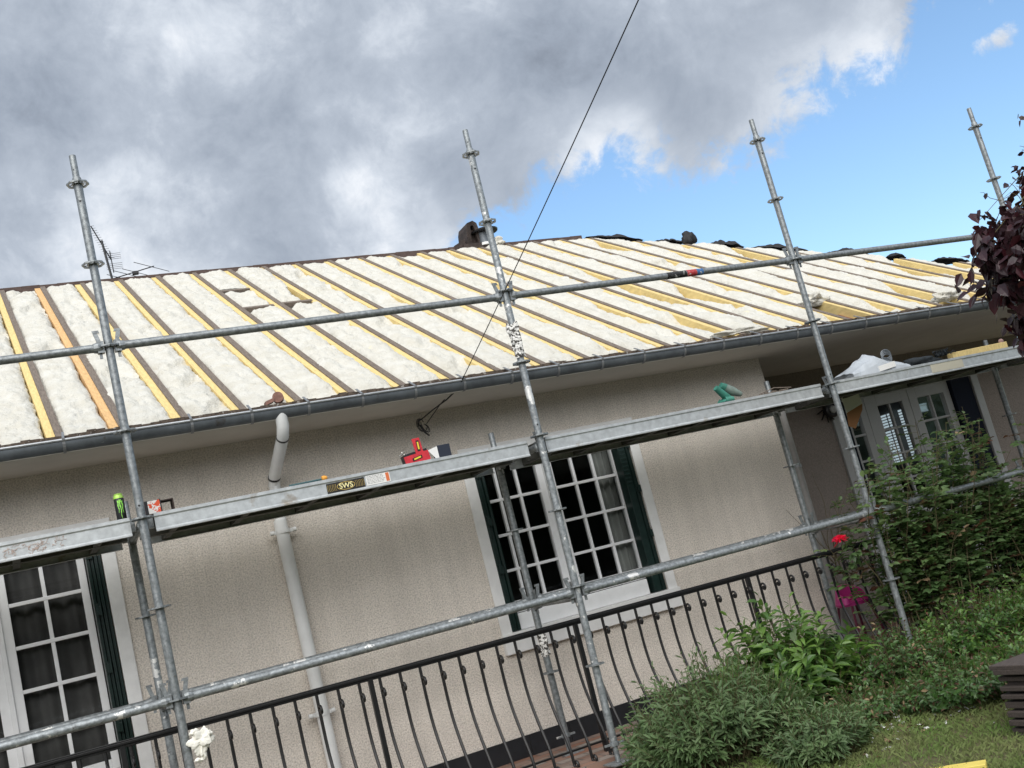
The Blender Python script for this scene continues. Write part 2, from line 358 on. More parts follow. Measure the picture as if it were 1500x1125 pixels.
def rafter(mb, x0, x1, top, h, y0, y1, y1b=None, mi=0):
    y1b = y1 if y1b is None else y1b
    mb.hexa([rp(x0, y0, top-h), rp(x0, y0, top), rp(x0, y1, top-h), rp(x0, y1, top), rp(x1, y0, top-h), rp(x1, y0, top), rp(x1, y1b, top-h), rp(x1, y1b, top)], mi)
for i, x in enumerate(rafx):
    if x > HX1-.3: continue
    yt = ytop(x)-.026
    if yt < .9: continue
    w = .045+.006*nz(x*3)
    mb = MB(); rafter(mb, x-w, x, .003*nz(i*1.7), .10, .625+.01*nz(i*.9), yt)
    o = mb.build('rafter', M['oldwood'], roof); o['label'] = 'weathered grey-brown rafter'
    mb = MB(); dw = (.052 if x < .6 else .046)+.008*nz(i*2.3)
    rafter(mb, x-w-dw-.001, x-w-.001, -.010, .09, .66, ytop(x-w)-.05)
    o = mb.build('pine_lining', M['pineorange'] if i == 9 else M['pine'], roof)
    o['label'] = 'orange new pine board beside the old rafter' if i == 9 else 'yellow new pine board beside the old rafter'
# ridge board, hip board, eaves board
mb = MB(); n = 60
for k in range(n):
    xa, xb = -3.6+(HX0+3.6)*k/n, -3.6+(HX0+3.6)*(k+1)/n
    d = .006*nz(k*.7)
    mb.hexa([(x, y, rz(x, RY)+z) for x in (xa, xb+.001) for y in (RY-.025, RY+.05) for z in (-.12, .004+d)])
mb.build('ridge_board', M['ridgewood'], roof)
mb = MB(); a = rp(HX0, RY, -.11); b = rp(HX1, .62, -.11)
mb.beam(a, b, .07, .10); mb.build('hip_rafter', M['ridgewood'], roof)
mb = MB(); n = 260; random.seed(3)
for k in range(n):
    xa, xb = -3.6+(HX1+3.6)*k/n, -3.6+(HX1+3.6)*(k+1)/n
    d = .012*nz(k*.33)+.01*nz(k*1.7); e = .012*nz(k*.5, 3)
    mb.hexa([(x, y, -1.357+zt(x)+z) for x in (xa, xb) for y in (.585+e, .64+e) for z in (-.09, .012+d)])
mb.build('eaves_board', M['fascia'], roof)
mb = MB()                                     # cross blocks where the wool was cut
for (x, y, mi) in ((1.60, 3.96, 0), (1.60, 3.22, 0), (1.975, 3.25, 0)):
    mb.hexa([rp(x+i*.29-.02, y+j*.05, -.05+k*.045) for i in (0, 1) for j in (0, 1) for k in (0, 1)])
mb.build('cross_block', M['oldwood'], roof)
mb = MB(); mb.hexa([rp(6.28+i*.30, .67+j*.35, -.10+k*.015) for i in (0, 1) for j in (0, 1) for k in (0, 1)])
mb.build('open_bay_board', M['redwood'], roof)
# gutter with a bracket at every rafter
GR = .050; GY, GZ = .520, -1.400
mb = MB()
prof = [(GY-GR*math.cos(a), GZ-.010-GR*1.05*math.sin(a)) for a in [math.pi*k/14 for k in range(15)]]
prof = [(GY-GR, GZ)]+prof+[(GY+GR, GZ+.02)]
inner = [(y+(.004 if y < GY else -.004), z+.004) for y, z in prof][::-1]
xs = [-3.6+13.85*k/60 for k in range(61)]
loop = prof+inner; base = len(mb.v)
for x in xs:
    for y, z in loop: mb.v.append((x, y, z+zt(x)))
m_ = len(loop)
for i in range(60):
    for k in range(m_):
        k2 = (k+1) % m_; mb.f.append((base+i*m_+k, base+i*m_+k2, base+(i+1)*m_+k2, base+(i+1)*m_+k)); mb.mi.append(0)
gut = mb.build('gutter', M['zinc'], house, smooth=True)
mb = MB(); mb.tube([(-3.6, GY-GR-.003, GZ+.002+zt(-3.6)), (10.25, GY-GR-.003, GZ+.002+zt(10.25))], .0085, 8)
mb.build('gutter_bead', M['bead'], gut, smooth=True)
for i, x in enumerate(rafx):
    if x > 10.1: continue
    mb = MB(); xb = x-.02+.012*nz(i*3.1)
    pts = [(xb, GY-(GR+.004)*math.cos(a), GZ-.010-(GR*1.05+.004)*math.sin(a)+zt(xb)) for a in [math.pi*k/12 for k in range(13)]]
    pts = [(xb, GY-GR-.012, GZ+.012+zt(xb))]+[(xb, GY-GR-.010, GZ+zt(xb))]+pts
    for p, q in zip(pts, pts[1:]): mb.beam(p, q, .017, .005, up=(0, 0, 1) if abs(q[2]-p[2]) < .9*Vector(q).__sub__(Vector(p)).length else (0, 1, 0))
    mb.beam((xb, GY-GR-.004, GZ+.012+zt(xb)), (xb+.012, .60, -1.325+zt(xb)), .014, .005)
    mb.build('bracket', M['strap'], gut)
for xj in (-.66, 1.42, 3.9, 6.3):             # soldered joints
    pass
# downpipe
dp = None
mb = MB()
mb.tube([(1.01, .515, -1.44), (1.01, .52, -1.52), (1.008, .57, -1.58), (1.0, .97, -1.76), (.998, 1.03, -1.82), (.995, 1.035, -1.95), (.99, 1.035, -2.1)], [.040]*7, 18)
mb.tube([(.985, 1.035, -2.06), (1.005, 1.035, -4.02)], .044, 20)
dp = mb.build('downpipe', M['pvc'], house, smooth=True)
for (a, b) in (((1.008, .575, -1.582), (1.008, .588, -1.588)), ((.998, .985, -1.772), (.998, .995, -1.781))):
    mb = MB(); mb.tube([a, b], .0425, 18); mb.build('rubber_ring', M['black'], dp, smooth=True)
for z in (-2.14, -3.36):
    mb = MB(); mb.lathe((.99, 1.035, z), [(.05, -.014), (.05, .014)], 20)
    mb.box(.905, .945, 1.028, 1.042, z-.012, z+.012); mb.box(1.035, 1.078, 1.028, 1.042, z-.012, z+.012)
    mb.lathe((.915, 1.03, z), [(.016, -.012), (.016, .012)], 10, (1, 0, 0)); mb.lathe((1.068, 1.03, z), [(.016, -.012), (.016, .012)], 10, (1, 0, 0))
    mb.build('pipe_clamp', M['pvc'], dp, smooth=True)
# grey downpipe at the porch corner
mb = MB(); mb.tube([(5.375, 1.06, -2.02), (5.375, 1.06, -4.02)], .036, 16)
dp2 = mb.build('downpipe', mat('grey_corner_pipe', (.27, .26, .25), .5, var=.2, vscale=12), house, smooth=True); dp2['label'] = 'grey downpipe on the porch corner'
for z in (-2.5, -3.45):
    mb = MB(); mb.lathe((5.375, 1.06, z), [(.041, -.012), (.041, .012)], 16); mb.build('pipe_clamp', M['strap'], dp2, smooth=True)
# windows --------------------------------------------------------------------------
def casing(mb, x0, x1, z0, z1, y, w, proud=.018, bottom=False, ztop=None):
    ztop = z1+.085 if ztop is None else ztop
    mb.box(x0-w, x0, y-proud, y-.002, z0, z1); mb.box(x1, x1+w, y-proud, y-.002, z0, z1); mb.box(x0-w, x1+w, y-proud, y-.002, z1, ztop)
def lattice(mbf, mbg, x0, x1, zs, y, cols, stile=.05, bar=.022, rail_t=.05, rail_b=.05, sl=None, sr=None):
    # x0..x1 and zs[0]>..>zs[-1] bound the glass
    sl = stile if sl is None else sl; sr = stile if sr is None else sr
    zt_, zb = zs[0], zs[-1]
    mbf.box(x0-sl, x0, y-.03, y+.02, zb-rail_b, zt_+rail_t); mbf.box(x1, x1+sr, y-.03, y+.02, zb-rail_b, zt_+rail_t)
    mbf.box(x0, x1, y-.03, y+.02, zt_, zt_+rail_t); mbf.box(x0, x1, y-.03, y+.02, zb-rail_b, zb)
    for k in range(1, cols):
        x = x0+(x1-x0)*k/cols; mbf.box(x-bar/2, x+bar/2, y-.022, y+.012, zb, zt_)
    for z in zs[1:-1]: mbf.box(x0, x1, y-.025, y+.015, z-bar/2, z+bar/2)
    mbg.add([(x0, y, zb), (x1, y, zb), (x1, y, zt_), (x0, y, zt_)], [(0, 1, 2, 3)])
def curtain(mb, x0, x1, z0, z1, y, amp=.02, per=.07, mi=0):
    def fn(u, v):
        x = x0+(x1-x0)*u; return (x+.01*nz(v*3, u*5), y+amp*math.sin(2*math.pi*x/per+1.2*nz(x*7))+.01*nz(x*12, v*2), z0+(z1-z0)*v)
    grid_mesh(mb, fn, int((x1-x0)/per*10)+4, 8, mi)
M['curtain'] = mat('net_curtain', (.42, .42, .41), .9, var=.1, vscale=5)
M['dimcurtain'] = mat('dim_curtain', (.16, .15, .15), .9, var=.3, vscale=5)
M['trimshade'] = M['trim']
M['fabricdark'] = mat('dark_green_curtain', (.05, .07, .06), .9)
# window 1
win = MB(); casing(win, W1[0], W1[1], W1[2], W1[3], WY, .085)
win1 = win.build('window', M['trim'], house, bevel=.004); win1['label'] = 'white framed square-paned window with folded green shutters'
mb = MB(); mb.box(2.385, 3.935, WY-.045, WY+.16, -3.342, -3.195); mb.build('sill', M['trim'], win1, bevel=.006)
mf, mg = MB(), MB(); y = WY+.14
zs = [-1.965, -2.23, -2.495, -2.76, -2.985]
lattice(mf, mg, 2.53, 3.045, zs, y, 3, sl=.04, sr=.055, rail_b=.045)
lattice(mf, mg, 3.185, 3.73, zs, y, 3, sl=.055, sr=.045, rail_b=.045)
mf.box(3.102, 3.128, y-.045, y+.01, -3.03, -1.92)
mf.build('casement', M['whitepaint'], win1, bevel=.003); mg.build('pane', M['glass'], win1)
mb = MB(); mb.box(2.50, 3.70, WY+.02, WY+.10, -3.194, -3.075); mb.box(2.49, 3.72, WY+.06, WY+.16, -3.07, -3.03)
mb.build('lower_rail', M['whitepaint'], win1, bevel=.006)
def shutter_leaves(x0, x1, y0, y1, z0, z1, hinge_side, parent, n=3):
    mb = MB(); w = (x1-x0)/n
    for k in range(n):
        xa = x0+w*k; yo = .012*(k % 2)
        mb.box(xa+.002, xa+w-.003, y0+yo, y1+yo, z0, z1)
        mb.box(xa+.006, xa+w*.4, y0+yo-.006, y0+yo, z0, z1)
    zz = z1-.12
    while zz > z0+.1:
        mb.box(x0+w*.4, x0+w*1.7, y0-.018, y0-.002, zz-.028, zz+.028); mb.box(x0+w*.4, x0+w*1.0, y0-.024, y0-.014, zz-.02, zz+.045); zz -= .36
    return mb.build('shutter', M['green'], parent, bevel=.002)
shutter_leaves(2.478, 2.555, WY-.01, WY+.10, -3.19, -1.905, 0, win1)
# right hand folded shutter of window 1: flat leaf turned to the camera plus edges
shutter_leaves(3.80, 3.843, WY-.01, WY+.10, -3.19, -1.905, 1, win1, 2)
mb = MB()
mb.box(3.735, 3.798, WY+.0, WY+.10, -3.19, -1.905)
for k in range(11): mb.box(3.74, 3.79, WY-.006, WY, -2.0-k*.032-.010, -2.0-k*.032+.004)
mb.build('shutter', M['green'], win1, bevel=.002)
mb = MB(); curtain(mb, 3.60, 3.86, -3.2, -1.9, y+.10, .018, .06); mb.build('curtain', M['curtain'], win1, smooth=True)
mb = MB(); curtain(mb, 2.45, 2.58, -3.2, -1.9, y+.12, .018, .06); mb.build('curtain', M['fabricdark'], win1, smooth=True)
# window 2 (french window, left)
mb = MB(); casing(mb, W2[0], W2[1], W2[2], W2[3], WY, .085)
win2 = mb.build('window', M['trim'], house, bevel=.004); win2['label'] = 'tall french window with green shutters at the left edge'
mf, mg = MB(), MB()
zs2 = [-1.965, -2.225, -2.49, -2.757, -3.02, -3.285]
lattice(mf, mg, -.725, -.30, zs2, y, 2, sl=.055, sr=.045, rail_b=.06, bar=.024)
lattice(mf, mg, -1.28, -.865, zs2, y, 2, sl=.045, sr=.055, rail_b=.06, bar=.024)
mf.box(-.81, -.78, y-.045, y+.01, TZ, -1.92)
mf.box(-.78, -.255, y-.028, y+.018, TZ+.02, -3.346); mf.box(-1.325, -.81, y-.028, y+.018, TZ+.02, -3.346)
mf.build('casement', M['whitepaint'], win2, bevel=.003); mg.build('pane', M['glass'], win2)
shutter_leaves(-.252, -.158, WY-.01, WY+.10, TZ+.03, -1.905, 1, win2, 4)
shutter_leaves(-1.417, -1.33, WY-.01, WY+.10, TZ+.03, -1.905, 1, win2, 3)
mb = MB(); curtain(mb, -1.40, -.2, TZ, -1.9, y+.09, .014, .11); mb.build('curtain', M['dimcurtain'], win2, smooth=True)
# porch door
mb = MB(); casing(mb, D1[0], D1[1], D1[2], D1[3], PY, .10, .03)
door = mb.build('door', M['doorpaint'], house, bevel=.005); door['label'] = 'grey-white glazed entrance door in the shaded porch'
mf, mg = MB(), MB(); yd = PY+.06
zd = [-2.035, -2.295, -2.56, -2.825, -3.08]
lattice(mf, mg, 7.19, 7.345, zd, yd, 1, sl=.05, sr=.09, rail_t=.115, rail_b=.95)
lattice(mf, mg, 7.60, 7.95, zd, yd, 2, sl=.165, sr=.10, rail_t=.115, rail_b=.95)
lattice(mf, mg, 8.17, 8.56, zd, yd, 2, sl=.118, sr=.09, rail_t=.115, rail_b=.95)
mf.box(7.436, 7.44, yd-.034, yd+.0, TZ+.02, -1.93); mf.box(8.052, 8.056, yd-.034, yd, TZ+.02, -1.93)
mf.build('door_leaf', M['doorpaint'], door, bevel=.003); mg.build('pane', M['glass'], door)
mb = MB(); mb.box(8.66, 8.95, PY-.01, PY+.05, TZ+.02, -1.905); mb.build('shutter', M['navy'], door, bevel=.003)
mb = MB(); mb.box(7.03, 7.13, PY-.01, PY+.05, TZ+.02, -1.905); mb.build('shutter', M['navy'], door, bevel=.003)
# dark rooms behind the glass
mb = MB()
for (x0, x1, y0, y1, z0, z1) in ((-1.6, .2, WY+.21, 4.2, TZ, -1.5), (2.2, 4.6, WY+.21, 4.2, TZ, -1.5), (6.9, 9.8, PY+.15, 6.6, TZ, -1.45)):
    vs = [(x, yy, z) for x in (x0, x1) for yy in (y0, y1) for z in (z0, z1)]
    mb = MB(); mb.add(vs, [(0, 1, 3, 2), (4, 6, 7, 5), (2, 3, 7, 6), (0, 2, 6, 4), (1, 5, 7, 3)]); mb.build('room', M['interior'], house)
# far window with slats, seen through the door panes
em = bpy.data.materials.new('daylit_far_window'); em.use_nodes = True; b_ = em.node_tree.nodes['Principled BSDF']
b_.inputs['Base Color'].default_value = (.6, .7, .75, 1); b_.inputs['Emission Color'].default_value = (.72, .86, .95, 1); b_.inputs['Emission Strength'].default_value = .55
mb = MB(); FWY = ((4.33, 4.42), (4.20, 4.30), (3.98, 4.10))
for (ya, yb) in FWY:
    z = -1.98
    while z > -2.62:
        mb.box(9.70, 9.71, ya, yb, z-.024, z); z -= .036
mb.build('far_window', em, door)

# ------------------------------------------------------------------ insulation strips between the rafters
ordw = ['first','second','third','fourth','fifth','sixth','seventh','eighth','ninth','tenth','eleventh','twelfth','thirteenth','fourteenth','fifteenth','sixteenth','seventeenth','eighteenth','nineteenth','twentieth','twenty-first','twenty-second','twenty-third','twenty-fourth','twenty-fifth','twenty-sixth']
def batt(xl, xr, y0, y1, idx, sag=0., seed=0., ytop_l=None, lump=1.):
    """puffy strip: xl..xr = clear bay; it swells over the pine board on its right"""
    mb = MB(); n = max(6, int((y1-y0)/.019)); m = 20
    def fn(u, v):
        yend = y1-(0 if ytop_l is None else ytop_l*v)
        y = y0+(yend-y0)*u
        le = xl+.004+.010*nz(y*5, seed)+.006*nz(y*17, seed)
        wide = min(1, max(0, (xl+.2)/1.9))
        over = -.006+.034*wide+(.012+.024*wide)*nz(y*1.9, seed+5)+.016*nz(y*8, seed+9)+.008*nz(y*25, seed)
        foot = max(0, 1-(y-y0)/.9)
        s_ = sag*max(0, min(1, (nz(y*.8, seed+20)-.20)*4+foot*(.8+1.4*nz(seed*3.7))))*min(1, max(0, (y1-y)/.5))
        over = min(over, .050)*(1-min(1, s_/.05)) - .012*min(1, s_/.05)
        re = xr+over
        spl = max(0, min(1, (nz(y*2.7, seed+60)-.12)*5))*.6
        le -= (.020*spl+.012*abs(nz(y*30, seed+2))); re += .014*nz(y*42, seed+4)*min(1, wide+.4)
        x = le+(re-le)*v
        dome = 1-abs(2*v-1)**5
        end = min(1, min(u, 1-u)*n/3.5)
        h = -.036+(.042*dome+(.016+.016*min(1, max(0, xl-2)/3))*dome*nz(x*5+seed, y*1.6)+.016*dome*nz(x*13, y*5, seed)+.012*abs(nz(x*18, y*9, seed))+.008*nz(x*34, y*18, seed)+.007*nz(x*70, y*50, seed))*lump*(.35+.65*end)
        h -= s_*(.25+.75*v); h += .030*spl*(1-v)**2+.010*nz(y*4, seed+70)
        crease = max(0, nz(y*3.3+.6*nz(x*6), seed+40)-.24)*.17*dome
        y += .012*nz(x*9, y*3, seed+3)*(1 if 0 < u < 1 else 1.8)
        return rp(x, y, h-crease)
    grid_mesh(mb, fn, n, m)
    nb = len(mb.v)                            # closed back
    a, b, c, d = rp(xl, y0, -.10), rp(xr, y0, -.10), rp(xr, y1-(ytop_l or 0), -.10), rp(xl, y1, -.10)
    mb.add([a, b, c, d], [(3, 2, 1, 0)])
    def side(ids):
        pass
    rowl = [i*(m+1) for i in range(n+1)]; rowr = [i*(m+1)+m for i in range(n+1)]
    for r_ in (rowl, rowr):
        for i, j in zip(r_, r_[1:]):
            p, q = Vector(mb.v[i]), Vector(mb.v[j]); k = len(mb.v)
            mb.v += [tuple(p-NRM*.05), tuple(q-NRM*.05)]; mb.f.append((i, j, k+1, k)); mb.mi.append(0)
    for r0 in (0, n*(m+1)):
        for j in range(m):
            p, q = Vector(mb.v[r0+j]), Vector(mb.v[r0+j+1]); k = len(mb.v)
            mb.v += [tuple(p-NRM*.06), tuple(q-NRM*.06)]; mb.f.append((r0+j, r0+j+1, k+1, k)); mb.mi.append(0)
    return mb.build('insulation_strip', M['wool'], smooth=True)
bays = []
for i, x in enumerate(rafx[:-1]):
    xl = x; xr = rafx[i+1]-.046-.050
    yt_l, yt_r = ytop(xl)-(.05 if xl < HX0 else -.03), ytop(xr)-(.05 if xr < HX0 else -.03)
    if yt_r < 1.0 or xl < -1.3: continue
    bays.append((i, xl, xr, yt_l, yt_r))
cnt = 0
for (i, xl, xr, ytl, ytr) in bays:
    seed = i*3.17; sag = 0 if xl < 3.2 else min(.085, .02*(xl-3.2)+.035)
    lm = 1+.12*nz(i*1.9)
    ex = dict(ytop_l=(ytl-ytr) if ytl-ytr > .02 else None)
    y0 = .665+.02*nz(i*1.3)
    names = ordw[cnt] if cnt < len(ordw) else ['twenty-seventh','twenty-eighth','twenty-ninth','last'][min(3, cnt-26)]
    lab = 'strip of white glass wool between two rafters, %s strip from the left edge' % names
    if abs(xl-(XR0+5*PITCH)) < .05:           # bay cut in three short pieces near the ridge
        for (a, b, t_) in ((y0, 3.20, 'long lower piece of glass wool under two short squares'), (3.30, 3.93, 'short middle square of glass wool between two cross blocks near ridge'), (4.04, 4.90, 'short upper square of glass wool touching the ridge, left of torn strip')):
            o = batt(xl, xr, a, b, i, 0, seed+a, lump=1.1); tag(o, t_, 'insulation', 'glass wool insulation strips on the roof')
    elif abs(xl-(XR0+6*PITCH)) < .05:
        for (a, b, t_) in ((y0, 3.20, 'long lower glass wool strip below the torn crumpled piece'), (3.32, 3.88, 'torn crumpled wad of glass wool near the ridge'), (3.92, 4.90, 'ragged upper piece of glass wool above crumpled wad')):
            o = batt(xl, xr-(.06 if 3.3 < a < 3.9 else 0), a, b, i, .02, seed+a, lump=1.25); tag(o, t_, 'insulation', 'glass wool insulation strips on the roof')
    elif abs(xl-(XR0+17*PITCH)) < .05:        # bay left open at its foot
        o = batt(xl, xr, 1.30, ytr, i, sag, seed, **ex); tag(o, 'glass wool strip stopping short above an open reddish bay at the eaves', 'insulation', 'glass wool insulation strips on the roof')
    else:
        o = batt(xl, xr, y0, ytl, i, sag, seed, lump=lm, **ex); tag(o, lab, 'insulation', 'glass wool insulation strips on the roof')
    cnt += 1
def lumpmesh(c, r, seed, flat=1., name='wool_tuft', mat_=None, parent=None, amp=.5, sub=3):
    bm = bmesh.new(); bmesh.ops.create_icosphere(bm, subdivisions=sub, radius=1)
    for v in bm.verts:
        d = 1+amp*noise.noise(v.co*1.6+Vector((seed, 0, 0)))+.3*amp*noise.noise(v.co*5+Vector((seed, 3, 0)))
        v.co = Vector((v.co.x*r[0]*d, v.co.y*r[1]*d, v.co.z*r[2]*d))
    for f in bm.faces: f.smooth = True
    me = bpy.data.meshes.new(name); bm.to_mesh(me); bm.free(); me.materials.append(mat_ or M['wool'])
    o = bpy.data.objects.new(name, me); S.collection.objects.link(o); o.location = c
    if parent: o.parent = parent
    return o
for (x, y, h, r, lab) in ((5.13, 4.86, .05, (.07, .06, .06), 'loose wool tuft on the ridge right of the vent pipe'),
                     (4.9, .72, .0, (.22, .05, .03), 'flattened wool tuft spilling over the gutter edge'), (7.4, .80, .02, (.13, .08, .05), 'loose wool tuft near the right end of the gutter'), (6.32, 1.28, .0, (.10, .10, .05), 'crumpled wool tuft above the open bay')):
    o = lumpmesh(rp(x, y, h), r, x*3.3, amp=.75, sub=4); tag(o, lab, 'insulation', 'loose tufts of glass wool')
# black felt scraps along the hip
def scrap(x, w, h, seed, label):
    mb = MB(); yc = ytop(x)+.05; d = Vector((HX1-HX0, .6-RY, rz(HX1, .6)-rz(HX0, RY))).normalized(); p0 = Vector((x, yc, rz(x, yc)))
    s_ = Vector((0, 1, 0))
    def fn(u, v):
        t = (u-.5)*w*1.35; prof = math.sin(math.pi*u)**.7; a = math.pi*v
        hh = (h*.6*prof*(1+.9*nz(u*5, seed)+.5*nz(u*13, seed)))*math.sin(a)+.014*nz(u*11, v*4, seed)
        return p0+d*t+s_*(-.09*math.cos(a)*(.4+.6*prof)+.03*nz(u*5, v, seed))+Vector((0, 0, hh-.02))
    grid_mesh(mb, fn, 18, 8)
    o = mb.build('felt_scrap', M['blackfelt'], smooth=True); tag(o, label, 'roofing felt', 'black felt scraps along the hip')
for (x, w, h, l) in ((6.62, .55, .085, 'crumpled black felt scrap at the top of the hip, nearest the ridge end'), (7.05, .26, .07, 'small black felt scrap second down the hip'),
                     (7.47, .34, .105, 'black felt scrap on the hip just left of the third standard'), (7.86, .5, .10, 'arched black felt scrap on the hip behind the third standard'),
                     (8.33, .34, .09, 'black felt scrap on the hip right of the third standard'), (8.65, .15, .05, 'tiny black felt scrap near the guard rail crossing'), (9.0, .26, .06, 'low black felt scrap far down the hip'), (9.3, .12, .04, 'tiny black felt scrap beside purple leaves')):
    scrap(x, w, h, x*7, l)
o = lumpmesh((7.22, ytop(7.22)+.05, rz(7.22, ytop(7.22))+.08), (.09, .06, .09), 4, mat_=M['blackfelt'], name='clay_lump', amp=.6); tag(o, 'knobbly black mortar lump standing on the hip', 'rubble')
# brown ridge-tile hood, vent pipe
hood = MB()
hp = [(4.74, 1.08), (4.765, 1.16), (4.78, 1.30), (4.815, 1.37), (4.90, 1.395), (4.945, 1.36), (4.955, 1.30), (4.97, 1.20), (4.985, 1.08)]
hq = [(4.82, 1.08), (4.835, 1.16), (4.845, 1.285), (4.85, 1.325), (4.875, 1.34), (4.905, 1.335), (4.915, 1.29), (4.92, 1.20), (4.925, 1.08)]
nb = len(hp)
for y_ in (RY-.06, RY+.22):
    for P_ in (hp, hq): hood.v += [(4.86+(x_-4.86)*.88+.012*nz(x_*30, z_*20), y_+(.02 if P_ is hq else 0), 1.08+(z_-1.08)*.92) for x_, z_ in P_]
for k in range(nb-1):
    hood.f += [(k, k+1, nb+k+1, nb+k), (2*nb+k, 2*nb+k+1, 3*nb+k+1, 3*nb+k), (k, k+1, 2*nb+k+1, 2*nb+k), (nb+k, nb+k+1, 3*nb+k+1, 3*nb+k)]; hood.mi += [0]*4
hood.box(4.70, 5.06, RY-.07, RY+.12, 1.02, 1.085); hood.box(4.83, 4.93, RY+.02, RY+.05, 1.08, 1.285)
hood.hexa([(x_, y_, z_) for x_ in (4.60, 4.75) for y_ in (RY-.03, RY+.05) for z_ in (1.04, 1.09 if x_ < 4.7 else 1.16)])
o = hood.build('ridge_tile', M['brownfired'])
tag(o, 'dark brown arched clay ridge tile standing beside the vent pipe', 'roof tile')
vp = thing('vent_pipe', 'grey roof vent pipe with a wide dark cap on the ridge', 'vent pipe')
mb = MB(); mb.lathe((5.00, RY-.02, 1.08), [(.075, 0), (.075, .03), (.070, .032), (.070, .13)], 20); mb.build('pipe', M['zinc'], vp, smooth=True)
mb = MB(); mb.lathe((5.03, RY-.02, 1.215), [(.06, 0), (.165, .004), (.17, .02), (.11, .045), (.05, .06)], 24); mb.build('cap', M['black'], vp, smooth=True)
mb = MB(); mb.lathe((5.00, RY-.02, 1.05), [(.082, 0), (.079, .032)], 20); mb.build('collar', M['trim'], vp, smooth=True)
# antenna
an = thing('tv_antenna', 'black television antenna on a short mast above the ridge', 'antenna')
mb = MB(); mb.tube([(.765, 5.1, 1.12), (.73, 5.1, 1.60)], .012, 8); mb.tube([(.62, 5.1, 1.13), (.86, 5.1, 1.15)], .015, 6); mb.build('mast', M['black'], an)
mb = MB(); A = Vector((.64, 5.0, 1.73)); B = Vector((.81, 5.25, 1.43)); mb.tube([A, B], .006, 6)
sx = Vector((.9, -.35, -.1)).normalized()
for k in range(15):
    p = A.lerp(B, k/15); l = .032+.015*k/15; mb.tube([p-sx*l, p+sx*l], .002, 4)
for dz in (.09, .065, .04, .015, -.05, -.075, -.10, -.125):
    p = B+Vector((.02, .0, dz*.8)); mb.tube([p-sx*.085, p+sx*.085], .0022, 4)
mb.tube([B+Vector((0, 0, .1)), B+Vector((0, 0, -.14))], .006, 5); mb.build('boom', M['black'], an)
an2 = thing('tv_antenna', 'fallen antenna lying flat just behind the ridge line', 'antenna')
mb = MB(); A = Vector((.70, 5.15, 1.17)); B = Vector((1.22, 5.2, 1.30)); mb.tube([A, B], .006, 5)
for k, l in ((.25, .12), (.45, .16), (.6, .14), (.95, .2)):
    p = A.lerp(B, k); q = Vector((.85, .3, -.22)).normalized(); mb.tube([p-q*l, p+q*l], .0035, 4)
mb.box(.985, 1.045, 5.15, 5.2, 1.22, 1.25); mb.build('boom', M['black'], an2)
# overhead cable
def catenary(a, b, sag, n=24): return [Vector(a).lerp(Vector(b), t/n)-Vector((0, 0, sag*4*(t/n)*(1-t/n))) for t in range(n+1)]
mb = MB(); hook = Vector((2.30, .44, -1.40))
def wp(u, v, y):
    d = FW + RX*((u-750)/FPX) - UP*((v-562.5)/FPX); return CAMLOC+d*((y-CAMLOC.y)/d.y)
mb.tube(catenary(hook, wp(951, -35, -3.0), .012), .0032, 6)
mb.tube([hook+Vector((0, 0, 0)), hook+Vector((-.04, .07, -.07)), hook+Vector((-.09, .18, -.11)), hook+Vector((-.14, .34, -.135)), hook+Vector((-.18, .45, -.16)), Vector((2.09, .93, -1.575)), Vector((2.085, .95, -1.61))], .0055, 6)
mb.tube([hook+Vector((-.02, .05, -.02)), Vector((2.25, .6, -1.46)), Vector((2.22, .8, -1.51)), Vector((2.15, .95, -1.60))], .0035, 6)
for k in range(4):
    c = Vector((2.10+.012*k, .95, -1.585-.008*k)); mb.tube([c+Vector((.028*math.cos(a*1.0+k)*(1-.03*a), .01*math.sin(a), .040*math.sin(a+k*.8)-.006*a)) for a in [t*.45 for t in range(13)]], .0032, 5)
mb.tube([(2.10, .95, -1.60), (2.12, .95, -1.66), (2.15, .95, -1.69)], .006, 6)
tag(mb.build('overhead_cable', M['cable'], smooth=True), 'thin black cable rising from the eaves into the sky', 'cable')
# roll on the eaves
rl = MB(); c = rp(1.04, .655, .035); rl.lathe(c-Vector((0, .03, 0)), [(.012, 0), (.036, 0), (.036, .06), (.012, .06)], 18, (.3, 1, 0))
rl.obox(c+Vector((-.055, 0, -.02)), (1, 0, .3), (0, 1, 0), (0, 0, 1), .03, .03, .012)
tag(rl.build('clay_roll', [mat('pinkish_clay', (.32, .17, .13), .8, var=.4, vscale=30)], smooth=True), 'small pinkish clay roll sitting on the eaves above the downpipe', 'rubble')

